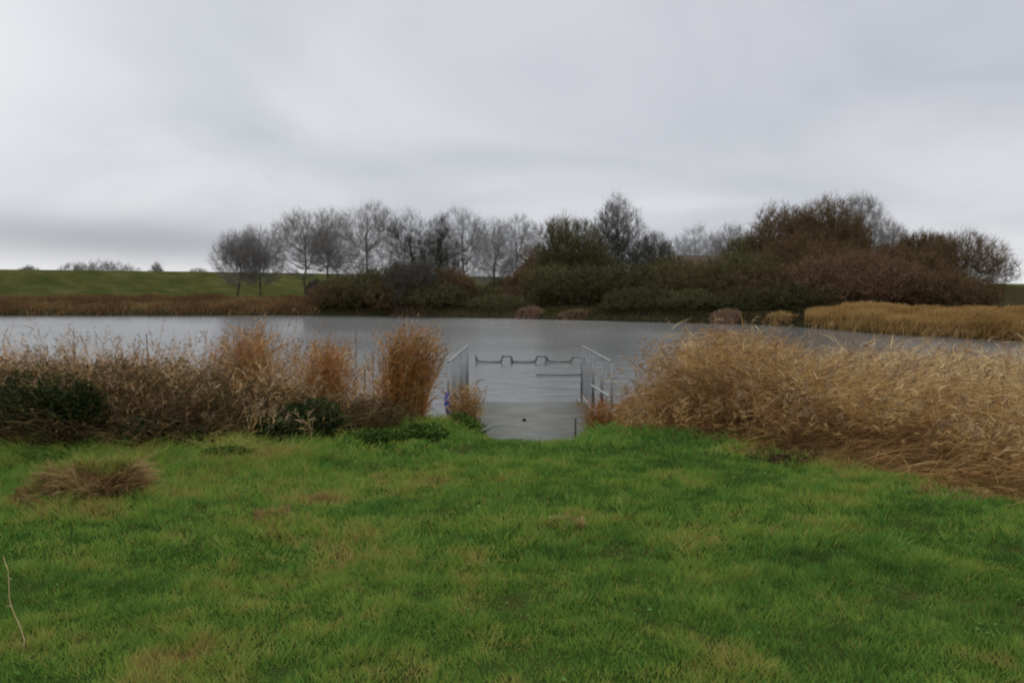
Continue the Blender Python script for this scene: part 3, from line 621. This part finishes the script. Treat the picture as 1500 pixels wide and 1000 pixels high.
def railing(x, posts, tops, label, lower=False, thick=()):
    root = empty('railing', (x, posts[0], float(deckz(posts[0])))); tag(root, label, 'railing', 'galvanised railings beside the slipway')
    L = root.location
    f = lambda y_: float(np.interp(y_, [posts[0], posts[-1]], tops))
    A = Acc(); bar(A, (x, posts[0], tops[0]), (x, posts[-1], tops[1]), .013, k=8); A.build('top_rail', M_GALV, root, loc=L, smooth=True)
    for i, y_ in enumerate(posts):
        A = Acc(); w = .024 if i in thick else .018
        A.box((x - w, y_ - w, float(deckz(y_)) - .02), (x + w, y_ + w, f(y_) - .012)); po = A.build('post', M_GALV, root, loc=L)
        A = Acc(); z_ = float(deckz(y_)); A.box((x - .06, y_ - .06, z_ - .01), (x + .06, y_ + .06, z_ + .012)); A.build('base_plate', M_GALV, root, loc=L)
    A = Acc(); bar(A, (x, posts[0], float(deckz(posts[0])) + .12), (x, posts[-1], float(deckz(posts[-1])) + .12), .012, k=8); A.build('bottom_rail', M_GALV, root, loc=L, smooth=True)
    return root, f
rl, f = railing(-.93, [11.5, 12.6, 14.3, 16.4], (.485, .345), 'left galvanised steel railing of the slipway, blue cloth at its near end', thick=(3,))
for y_ in np.arange(11.75, 16.3, .30):
    if min(abs(y_ - q) for q in (12.6, 14.3)) < .08: continue
    A = Acc(); bar(A, (-.93, y_, float(deckz(y_)) + .12), (-.93, y_, f(y_)), .006); A.build('baluster', M_GALV, rl, loc=rl.location)
rr, f = railing(1.46, [11.5, 12.75, 14.1, 16.4], (.485, .345), 'right galvanised steel railing of the slipway with a lower handrail on its near half', thick=(1, 2, 3))
for y_ in np.arange(14.35, 16.3, .26):
    A = Acc(); bar(A, (1.46, y_, float(deckz(y_)) + .12), (1.46, y_, f(y_)), .006); A.build('baluster', M_GALV, rr, loc=rr.location)
a, b = at(866, 564, 12.6), at(893, 581, 10.9)
A = Acc(); bar(A, a, b, .017, k=8); A.build('lower_handrail', M_GALV, rr, loc=rr.location, smooth=True)
A = Acc(); A.box((b[0] - .017, b[1] - .017, float(H(b[0] + .2, b[1])) - .1), (b[0] + .017, b[1] + .017, b[2])); A.build('handrail_post', M_GALV, rr, loc=rr.location)
# blue cloth hung on the near left post
def cloth():
    x, y, ztop = -.93, 11.44, at(657, 574, 11.44)[2]; zb = at(657, 607, 11.44)[2]
    A = Acc(); ns, nr = 14, 16; V = []
    for i in range(nr):
        t = i / (nr - 1); r = .028 + .030 * math.sin(min(1, t * 1.6) * 1.57) * (1 - max(0, t - .55) * 1.9)
        for j in range(ns):
            an = j / ns * 6.283; q = r * (1 + .22 * math.sin(3 * an + 2 * t) + .12 * math.sin(7 * an + t * 5))
            V.append([x + math.cos(an) * q * 1.05, y + math.sin(an) * q * .8 - .045, ztop + (zb - ztop) * t])
    F = [[i * ns + j, i * ns + (j + 1) % ns, (i + 1) * ns + (j + 1) % ns, (i + 1) * ns + j] for i in range(nr - 1) for j in range(ns)]
    n0 = len(V); V += [[x, y - .045, ztop + .02], [x, y - .045, zb - .015]]
    F += [[j, n0, n0, (j + 1) % ns] for j in range(0)]
    A.raw(V, F, .5)
    root = empty('blue_cloth', (x, y, zb)); tag(root, 'bundled blue cloth hanging from the near post of the left railing', 'cloth')
    A.build('cloth', M_BLUE, root, loc=root.location, smooth=True)
    B = Acc(); bar(B, (x, y - .03, ztop - .01), (x, y - .03, ztop + .14), .009, k=8); B.build('tie', M_GALV, root, loc=root.location)
cloth()
def mooring(pts, Y, label, r=.028):
    P = [at(a_, b_, Y) for a_, b_ in pts]
    base = [p for p in P]; A = Acc()
    zlow = min(p[2] for p in P)
    off = WZ + .035 - zlow
    P = [p + [0, 0, off] for p in P]
    for p, q in zip(P[:-1], P[1:]):
        e = unit(np.array(q) - np.array(p)) * r * .7; bar(A, p - e, q + e, r, .2)
    root = empty('mooring_rail', (P[0][0], Y, WZ)); tag(root, label, 'mooring rail', 'dark rails at the surface of the pond')
    A.build('rail', M_DARKST, root, loc=root.location)
    for i, p in enumerate(P):
        if i in (1, len(P) - 1) or (len(P) > 4 and i in (5, 9)):
            B = Acc(); bar(B, (p[0], Y, WZ - 1.0), (p[0], Y, p[2]), .03, .2); B.build('pile', M_DARKST, root, loc=root.location)
Yr = hit(750, 529, WZ + .05)[1]
mooring([(697, 520.5), (698, 526), (702, 529), (734, 529.5), (736, 521.5), (749, 521.5), (751, 529.5), (784, 529.5), (787, 521.5), (800, 521.5), (804, 529), (837, 529), (839, 523), (856, 523)], Yr, 'dark castellated mooring rail lying on the water beyond the slipway', .024)
Yr2 = hit(815, 549, WZ + .03)[1]
mooring([(786, 549), (852, 549)], Yr2, 'short straight dark rail at the water surface nearer than the castellated one', .020)
# small stake and stone
c = hit(843, 622, -.45); A = Acc(); A.box((c[0] - .012, c[1] - .012, -.75), (c[0] + .012, c[1] + .012, at(843, 612, c[1])[2]), .5)
tag(A.build('wooden_stake', M_WALL, loc=(c[0], c[1], -.6)), 'short dark wooden stake in the grass on the right edge of the slipway', 'stake')
def stone():
    c = hit(768, 614, float(deckz(12.5))); A = Acc(); V = []; F = []; ns, nr = 10, 7
    for i in range(nr):
        ph = -1.57 + 3.14159 * i / (nr - 1)
        for j in range(ns):
            an = 6.283 * j / ns; q = 1 + .2 * math.sin(an * 2 + i) + .1 * math.sin(an * 5)
            V.append([c[0] + math.cos(an) * math.cos(ph) * .035 * q, c[1] + math.sin(an) * math.cos(ph) * .045 * q, float(deckz(c[1])) + .02 + math.sin(ph) * .03])
    F = [[i * ns + j, i * ns + (j + 1) % ns, (i + 1) * ns + (j + 1) % ns, (i + 1) * ns + j] for i in range(nr - 1) for j in range(ns)]
    A.raw(V, F, .5); tag(A.build('stone', M_MUD, loc=c, smooth=True), 'small dark stone lying on the concrete of the slipway', 'stone')
stone()

# ------------------------------------------------------------------ trees
def nearest(Q, P, pz=.6):
    """index into P of the closest node that lies lower than each Q (nodes above are penalised)"""
    out = np.empty(len(Q), int)
    for k in range(0, len(Q), 400):
        D = Q[k:k + 400, None] - P[None]; d2 = (D ** 2).sum(-1) + np.where(D[..., 2] < 0, 9 * D[..., 2] ** 2, 0) * pz
        out[k:k + 400] = d2.argmin(1)
    return out
def link(P0, Q, K, sag, wob):
    t = np.linspace(0, 1, K)[None, :, None]; D = Q - P0; L = np.linalg.norm(D, axis=1)[:, None, None]
    off = np.zeros_like(P0); off[:, :2] = D[:, :2] * .25 * sag; off[:, 2] = -np.hypot(D[:, 0], D[:, 1]) * .35 * sag      # leaves outwards, then turns up
    C = P0[:, None] * (1 - t) + Q[:, None] * t + off[:, None] * (4 * t * (1 - t)) * .5
    C[:, 1:-1] += rng.normal(0, wob, (len(Q), K - 2, 3)) * L
    return C
def tree(name, px, pyt, Y, wpx, label, kind='grey', t0=.3, n1=16, ang=.6, up=.3, ivy=0, dens=1.0, group=None, cat='tree', trunks=1, zb=None, tw=.010, lean=0, leaf=0, peak=0.0, lobes=10, core=.55):
    c = at(px, 440, Y); x0 = c[0]; z0 = float(H(x0, Y)) if zb is None else zb
    h = at(px, pyt, Y)[2] - z0; w = wpx / FPX * Y * 1.08; rx = w / 2; zc0 = z0 + h * t0
    # crown envelope: uneven lobes inside an egg
    nl = lobes; la = rng.uniform(0, 6.28) + np.arange(nl) * 2.4; lr = rng.uniform(.35, .72, nl); lz = rng.uniform(.16, .74, nl); ls = rng.uniform(.32, .46, nl)
    lz[0], lr[0] = .80, .12 + .2 * rng.random(); lr *= 1 - np.abs(lz - .45) * (.6 + peak)
    def raw(n, lo=.0):
        i = rng.integers(0, nl, n); v = unit(rng.normal(size=(n, 3))); g = rng.random(n) < core; u = (lo + (1 - lo) * rng.random(n)) ** (1 / 2.4); q = (lo + (1 - lo) * rng.random(n)) ** (1 / 2.6)
        tz = np.clip(lz[i] + v[:, 2] * q * ls[i] * .62, 0.01, 1.04)
        k = 1 - peak * tz
        ez = .48 + v[:, 2] * u * .52; E = np.stack([x0 + v[:, 0] * u * rx * (1 - peak * ez), Y + v[:, 1] * u * rx, zc0 + ez * h * (1 - t0)], -1)
        return np.where(g[:, None], E, 1) * np.where(g, 1, 0)[:, None] + np.where(g, 0, 1)[:, None] * np.stack([x0 + (np.cos(la[i]) * lr[i] + v[:, 0] * q * ls[i]) * rx * 1.12 * k, Y + (np.sin(la[i]) * lr[i] + v[:, 1] * q * ls[i]) * rx * k, zc0 + tz * h * (1 - t0)], -1)
    S = raw(3000); sx = rx / max(abs(np.percentile(S[:, 0], 3) - x0), abs(np.percentile(S[:, 0], 97) - x0)); sz = (h * (1 - t0)) / (np.percentile(S[:, 2], 99.3) - zc0)
    def sample(n, lo=.0):
        q = raw(n, lo); return np.stack([x0 + (q[:, 0] - x0) * sx, Y + (q[:, 1] - Y) * sx, zc0 + (q[:, 2] - zc0) * sz], -1)
    K = 8; an = rng.uniform(0, 6.28, trunks); multi = trunks > 1
    base = np.stack([x0 + np.cos(an) * w * .05 * multi, Y + np.sin(an) * w * .05 * multi, np.full(trunks, z0 - .1)], -1)
    if multi: T = sample(trunks, .5); T[:, 2] = z0 + (T[:, 2] - z0) * .85
    else: T = np.array([[x0 + rng.normal(0, .03) * w + lean * h, Y, z0 + h * .93]])
    C0 = link(base, T, K, .3 if multi else 0, .012)
    r = h * .012 / math.sqrt(trunks); R0 = r * np.array([1.25, 1, .9, .78, .62, .46, .3, .15])[None] * np.ones((trunks, 1))
    N = C0[:, 1:].reshape(-1, 3)
    Q1 = sample(n1, .35); s0 = nearest(Q1 - [0, 0, 1] * (Q1[:, 2:] - z0) * .33 * [0, 0, 1], N); C1 = link(N[s0], Q1, 7, .8, .02)
    R1 = np.maximum(r * .38, .018) * np.array([1, .85, .7, .58, .45, .32, .2])[None] * np.ones((n1, 1))
    n2 = int(n1 * 9); Q2 = sample(n2); N1 = np.concatenate([C1[:, 2:].reshape(-1, 3), C0[:, 4:].reshape(-1, 3)]); C2 = link(N1[nearest(Q2 - [0, 0, .4], N1)], Q2, 5, .6, .03)
    n3 = int(2100 * dens * max(1, (w * h / 40) ** .5)); Q3 = sample(n3); N2 = C2[:, 1:].reshape(-1, 3); C3 = link(N2[nearest(Q3 - [0, 0, .15], N2)], Q3, 4, .4, .05)
    i4 = np.repeat(np.arange(n3), 6); cen = np.array([x0, Y, zc0 + h * (1 - t0) * .2]); b4 = C3[i4, rng.integers(1, 4, len(i4))]
    d4 = unit(unit(b4 - cen) * .6 + [0, 0, up + .25] + rng.normal(0, .55, (len(i4), 3))); C4 = curves(b4, d4, rng.uniform(.25, .8, len(i4)) * min(1, h / 7), rng.normal(0, .08, (len(i4), 3)), 3)
    A, B = Acc(), Acc()
    A.tube(C0, R0, rng.random(trunks), k=7); A.tube(C1, R1, rng.random(n1), k=5)
    B.tube(C2, .016 * np.array([1, .9, .75, .6, .4])[None] * np.ones((n2, 1)) * (tw / .012) ** .5, rng.random(n2) * .6, k=3)
    B.ribbon(C3, tw * np.array([1.3, 1.2, 1.0, .8])[None], rng.random(n3) * .8); B.ribbon(C4, tw * np.array([.9, .8, .5])[None], rng.random(len(i4)))
    root = empty(name, (x0, Y, z0)); tag(root, label, cat, group)
    if leaf:
        m = int(leaf); i = rng.integers(0, len(C4), m); B.leaves(C4[i, rng.integers(0, 3, m)] + rng.normal(0, .10, (m, 3)), rng.uniform(.05, .14, m), rng.random(m))
    A.build('trunk', M_BARK, root, loc=root.location); B.build('crown', M_TWIG[kind], root, loc=root.location)
    if ivy:
        V_ = Acc(); m = int(ivy); m2 = m // 2
        t = rng.random(m) ** .8 * .8 * (K - 1); kk = np.minimum(t.astype(int), K - 2); f_ = (t - kk)[:, None]; P = C0[0, kk] * (1 - f_) + C0[0, kk + 1] * f_
        P[:m2] = C1[rng.integers(0, n1, m2), rng.integers(0, 4, m2)]
        P = P + rng.normal(0, .26, (m, 3)) * (1.2 - t / (K - 1))[:, None]
        V_.leaves(P, rng.uniform(.08, .2, m), rng.random(m)); V_.build('ivy', M_IVY, root, loc=root.location)
    return root
GB = 'bare trees on the far bank'
tree('bare_tree', 352, 340, 78, 56, 'leftmost bare grey tree standing apart before the green levee', 'grey', t0=0.29, group=GB, up=.25, dens=1.1)
tree('bare_tree', 382, 338, 79, 56, 'bare grey tree touching the right side of the one that stands apart before the levee', 'grey', t0=0.29, group=GB, dens=.9)
tree('bare_tree', 447, 311, 84, 81, 'tall bare tree at the left of the row, nearest the end of the open levee', 'grey', t0=0.29, group=GB, dens=1.1, n1=18)
tree('bare_tree', 482, 309, 88, 54, 'slender bare tree with a straight dark trunk, second in the tall row from the left', 'grey', t0=0.34, group=GB, dens=.8)
tree('bare_tree', 538, 303, 84, 102, 'widest round headed bare tree in the row, with several dark limbs', 'grey', t0=0.15, group=GB, n1=24, dens=1.3)
tree('ivy_tree', 604, 314, 80, 59, 'dark narrow tree with ivy on its stem, left of the two dark trees', 'dark', t0=0.22, group='dark ivy clad trees on the far bank', ivy=1500, dens=1)
tree('ivy_tree', 646, 316, 80, 54, 'dark spiky tree thick with ivy to the ground, right of the two dark trees', 'dark', t0=0.12, group='dark ivy clad trees on the far bank', ivy=2800, up=0, lean=-.005, peak=.6)
tree('bare_tree', 678, 308, 95, 66, 'pale bare tree with a long straight trunk right beside the dark spiky tree', 'pale', t0=0.19, group=GB, dens=1.2, up=.4, zb=-.2, n1=18)
tree('bare_tree', 724, 322, 100, 51, 'pale bare tree, the left one of the pale pair above the low gap', 'pale', t0=0.12, group=GB, up=.5, zb=-.2, dens=1.1)
tree('bare_tree', 757, 320, 100, 59, 'pale bare tree, the right one of the pale pair above the low gap', 'pale', t0=0.12, group=GB, up=.5, zb=-.2, dens=1.2)
tree('small_tree', 785, 362, 90, 40, 'small brownish tree at the foot of the pale pair, right side', 'brown', t0=0.15, group=GB, dens=1)
GT = 'dense trees and shrubs on the far bank'
tree('willow', 838, 326, 74, 82, 'broad olive green willow just left of the tallest dark tree', 'olive', t0=0.12, n1=30, dens=2, group=GT, trunks=4, tw=.02, leaf=2500)
tree('tall_tree', 903, 295, 76, 82, 'tallest dark tree in the middle, its thin bare crown ending in a peak', 'dark', t0=0.12, n1=26, dens=1.3, group=GT, ivy=1800, tw=.015, peak=.45)
tree('bare_tree', 957, 345, 78, 48, 'bare tree with a dark rounded head directly right of the tallest middle tree', 'dark', t0=0.19, group=GB, dens=1.2)
tree('bare_tree', 1018, 335, 98, 58, 'pale feathery bare tree standing behind the brown roof', 'pale', t0=0.15, group=GB, zb=-.2, dens=1.2)
tree('bare_tree', 1066, 332, 94, 52, 'grey bare tree just right of the pale one behind the roof', 'grey', t0=0.15, group=GB, zb=-.2, dens=1.5, n1=22)
tree('large_willow', 1148, 310, 66, 100, 'large brown twiggy willow, the left crown of the highest group on the right', 'brown', t0=0.10, n1=36, dens=2.2, group=GT, trunks=5, tw=.02, leaf=3000)
tree('large_willow', 1205, 297, 64, 100, 'large brown willow with a visible pale upright trunk in the middle of the right group', 'brown', t0=0.12, n1=32, dens=2, group=GT, trunks=3, tw=.018, leaf=1500)
tree('large_willow', 1255, 290, 68, 80, 'tall grey topped willow at the right side of the highest group', 'grey', t0=0.15, n1=26, dens=1.3, group=GT, trunks=3, tw=.014)
tree('bare_tree', 1308, 330, 90, 34, 'thin pale bare tree showing alone in the dip between the right hand crowns', 'grey', t0=0.19, group=GB, zb=-.2, dens=1)
tree('round_willow', 1350, 345, 62, 66, 'brown round willow left of the last round crown on the right', 'brown', t0=0.08, n1=34, dens=2, group=GT, trunks=5, tw=.018, leaf=1500)
tree('round_willow', 1408, 343, 58, 100, 'last round crowned willow at the right end of the far bank, paler and see through', 'brown', t0=0.10, n1=40, dens=1.5, group=GT, trunks=6, tw=.014)
# far-bank shrubs: (px, top, Y, width, kind, label)
SH = [
 (1100, 348, 72, 60, 'olive', 'tall olive bush filling the dip between the roof and the highest group'),
 (1290, 362, 64, 80, 'brown', 'tall brown bush right behind the rounded russet bushes'),
 (1175, 345, 66, 90, 'brown', 'tallest brown bush at the foot of the large brown willows'),
 (985, 378, 72, 60, 'olive', 'olive brown bush against the left end of the brown roof'),
 (870, 372, 78, 60, 'olive', 'tall olive bush between the broad willow and the tallest middle tree'),
 (462, 412, 79, 18, 'dark', 'dark scrub bush at the right end of the open levee'),
 (500, 412, 69, 60, 'brown', 'low brown bush by the water left of the thicket'),
 (590, 410, 68, 70, 'brown', 'low brown waterside bush directly above the wide pinkish reed clump'),
 (640, 416, 68, 60, 'olive', 'low olive waterside bush right of the wide pinkish reed clump'),
 (730, 432, 68, 70, 'olive', 'lowest olive bush by the water in the gap'),
 (765, 418, 72, 50, 'russet', 'reddish brown bush behind the small brown reed clump'),
 (800, 372, 84, 50, 'brown', 'tall brown bush on the left edge of the broad olive willow'),
 (945, 420, 62, 80, 'green', 'low green bush hanging over the water below the dense olive shrub'),
 (1045, 400, 68, 70, 'olive', 'olive brown bush right in front of the roof'),
 (1145, 370, 68, 90, 'brown', 'tall brown bush standing inside the highest group'),
 (1215, 360, 62, 90, 'brown', 'tall brown bush under the willow with the visible trunk'),
 (1335, 372, 60, 80, 'brown', 'tall brown bush between the russet bushes and the round willows'),
 (500, 408, 72, 44, 'olive', 'olive shrub below the slender straight trunked tree'),
 (530, 404, 71, 56, 'olive', 'dull olive shrub at the waterside below the widest round headed tree'),
 (565, 392, 72, 56, 'olive', 'dark brown thicket bush between the widest tree and the dark trees'),
 (612, 384, 70, 62, 'dark', 'dark rounded thicket bush under the two ivy clad trees'),
 (655, 396, 70, 50, 'brown', 'brown bush at the foot of the dark spiky tree'),
 (700, 418, 72, 56, 'olive', 'low olive shrub in the gap under the pale tree'),
 (738, 410, 75, 36, 'green', 'small yellow green shrub standing in the low gap'),
 (775, 396, 74, 50, 'brown', 'dark brown bush left of the broad olive willow'),
 (815, 390, 69, 66, 'olive', 'olive green waterside shrub below the broad willow'),
 (868, 392, 68, 74, 'green', 'dark green shrub below the left flank of the tallest middle tree'),
 (920, 388, 67, 74, 'green', 'green leaning shrub at the waterside below the tallest middle tree'),
 (968, 390, 66, 76, 'olive', 'dense olive shrub under the bare tree with the rounded head'),
 (1018, 386, 65, 84, 'brown', 'brown bush in front of the brown roof, left half'),
 (1072, 372, 63, 96, 'olive', 'wide olive brown bush right of the brown roof'),
 (1010, 424, 60, 66, 'olive', 'low olive bush overhanging the water below the brown roof'),
 (1120, 392, 61, 96, 'brown', 'brown bush under the left crown of the highest group'),
 (1175, 412, 58, 84, 'green', 'dark green bush at the waterside below the highest group'),
 (1248, 372, 58, 108, 'russet', 'rounded russet bush standing in front of the highest group'),
 (1305, 384, 57, 96, 'russet', 'rounded russet bush in front of the dip between the right hand crowns'),
 (1360, 402, 56, 84, 'brown', 'brown bush under the two round willows'),
 (1405, 408, 58, 70, 'brown', 'brown bush under the last round crowned willow'),
 (1090, 425, 59, 70, 'green', 'low dark green bush over the water right of the pale reed clump'),
]
for px, pt, Y, w, kd, lb in SH:
    Y = max(float(np.interp(px, [p[0] for p in shore_px], sh[:, 1])) + w / FPX * 40 + .3, Y - 6)
    tree('shrub', px, pt, Y, w * 1.25, lb, kd, t0=.02, n1=34, up=.12, dens=1.1, trunks=7, tw=.026, leaf=3000, group=GT, cat='shrub')
# far bushes beyond the levee crest
for px, pt, w, lb in ((112, 386, 34, 'faint bush behind the levee crest, left of the larger one'), (160, 383, 56, 'larger faint bush showing over the levee crest at left'), (43, 391, 18, 'tiny faint bush over the levee crest near the left edge'), (230, 388, 14, 'tiny lone bush over the levee crest right of the larger bushes'), (290, 394, 24, 'low faint bush over the levee crest just left of the first bare tree')):
    tree('distant_bush', px, pt, 190, w * 1.3, lb, 'grey', t0=.0, n1=24, up=.1, dens=.8, trunks=5, tw=.03, group='bushes beyond the levee', cat='bush', zb=0)
# brown roofed building half hidden by the shrubs
def barn():
    Y = 72; a = at(985, 396, Y); b = at(1090, 372, Y); zt = b[2]; x0, x1 = a[0], b[0]; z0 = -.3; ze = at(985, 396, Y)[2]
    root = empty('barn', ((x0 + x1) / 2, Y + 3, z0)); tag(root, 'low building with a straight ridged dark brown roof half hidden behind the far shrubs', 'building')
    A = Acc(); A.box((x0 + .3, Y + .3, z0), (x1 - .3, Y + 5.7, ze)); A.build('wall', M_WALL, root, loc=root.location)
    A = Acc(); hx = 1.1
    V = [[x0, Y, ze], [x1, Y, ze], [x1, Y + 6, ze], [x0, Y + 6, ze], [x0 + hx, Y + 3, zt], [x1 - hx, Y + 3, zt]]
    V += [[p[0], p[1], p[2] - .12] for p in V[:4]]
    A.raw(V, [[0, 1, 5, 4], [2, 3, 4, 5], [1, 2, 5, 5], [3, 0, 4, 4], [6, 7, 1, 0], [7, 8, 2, 1], [8, 9, 3, 2], [9, 6, 0, 3], [9, 8, 7, 6]], .5)
    return root, A
def fix_tris(A):
    pass
root_b, A = barn()
V = np.concatenate(A.v); F = np.concatenate(A.f4)
me = bpy.data.meshes.new('roof'); me.from_pydata([tuple(v - np.array(root_b.location)) for v in V], [], [tuple(dict.fromkeys(f_)) for f_ in F.tolist()]); me.materials.append(M_ROOF)
o = bpy.data.objects.new('roof', me); col.objects.link(o); o.parent = root_b

# ------------------------------------------------------------------ far reeds
def far_strip(name, pxr, depth, top_fn, n, mat, label, w=.03, seed=0, lean=.1, tone=.45, kindmat=M_PLUME):
    A = Acc(); px = rng.uniform(*pxr, n)
    x = np.empty(n); y = np.empty(n)
    # walk on the shoreline: position from the pixel column
    sx = np.interp(px, [-900, -600, -300] + [p[0] for p in shore_px], np.concatenate([[-115, -88, -64], sh[:, 0]]))
    sy = np.interp(px, [-900, -600, -300] + [p[0] for p in shore_px], np.concatenate([ys([-115, -88, -64]), sh[:, 1]])); k = rng.uniform(-.15, depth, n)
    x = sx * (sy + k) / sy; y = sy + k
    h = top_fn(px, k) * rng.uniform(.75, 1.1, n) * (.75 + .5 * fbm(x, y, 2.5, seed))
    z = np.maximum(H(x, y), WZ) - .05
    a = rng.uniform(0, 6.28, n); d = unit(np.stack([np.cos(a) * .18 + lean, np.sin(a) * .18 - .1, np.ones(n)], -1))
    be = np.stack([np.cos(a) * .25 + lean, np.sin(a) * .25 - .15, np.full(n, -.18)], -1)
    A.ribbon(curves(np.stack([x, y, z], -1), d, h, be, 4), w * np.array([.7, 1, 1, .3])[None], np.clip(tone + (fbm(x, y, 3, seed + 1) - .5) * .9 + rng.normal(0, .12, n), 0, 1), side=np.tile([[0, 1.0, 0]], (n, 1)) + rng.normal(0, .6, (n, 3)))
    tag(A.build(name, mat), label, 'reeds', kind='stuff')
far_strip('far_reeds', (-900, 465), 12, lambda p, k: (.60 + .55 * np.clip(k / 7, 0, 1)) * (.8 + .4 * vnoise(p, k * 3, 14, 93)), 52000, mat_tone('far_reed_brown', [(0, (.075, .042, .02)), (.45, (.17, .10, .045)), (.8, (.24, .165, .07)), (1, (.30, .22, .10))], trans=.2), 'low band of brown reeds along the far left shore below the levee', w=.05, seed=81)
M_GOLD = mat_tone('golden_reed', [(0, (.12, .062, .024)), (.4, (.28, .165, .060)), (.75, (.40, .26, .10)), (1, (.50, .36, .17))], trans=.25)
far_strip('golden_reeds', (1180, 1700 if False else 1500), 7, lambda p, k: np.interp(p, [1180, 1230, 1500], [.6, .95, .85]) * (.75 + .25 * np.clip(k / 2, 0, 1)) * (.7 + .6 * vnoise(p, k * 12, 26, 91)), 26000, M_GOLD, 'thick golden reed bed along the far right shore', w=.035, seed=83, tone=.5)
far_strip('far_bank_grass', (465, 1190), 6, lambda p, k: .30 + .2 * np.clip(k / 3, 0, 1), 12000, mat_tone('far_bank_green', [(0, (.028, .024, .012)), (.5, (.055, .048, .020)), (1, (.12, .09, .04))], trans=.2), 'dark olive grass fringe on the far bank under the trees', w=.05, seed=85)
M_PINK = mat_tone('faded_reed', [(0, (.10, .065, .042)), (.5, (.20, .125, .08)), (1, (.30, .20, .13))], trans=.2)
GC = 'pale reed clumps on the far shore'
def far_clump(px, Y, pt, w, label, mat=None, tone=.6):
    Y = float(np.interp(px, [p[0] for p in shore_px], sh[:, 1])) + .2
    reed_clump(px, 462, Y, pt, w, label, mat or M_PINK, n=900, plume=0, group=GC, tone=tone, leafn=3, wlf=.010, fall=1.1)
far_clump(600, 62, 447, 100, 'wide low pinkish brown reed clump on the far shore under the dark ivy clad trees', tone=.5)
far_clump(775, 62, 449, 64, 'small brown reed clump on the far shore left of the broad willow')
far_clump(838, 60, 452, 74, 'low pale brown reed clump on the far shore under the broad willow')
far_clump(1062, 56, 451, 64, 'tall pinkish reed clump on the far shore below the wide olive brown bush', tone=.7)
far_clump(1140, 52, 455, 90, 'yellowish low reed clump left of the golden reed bed', mat=M_GOLD)
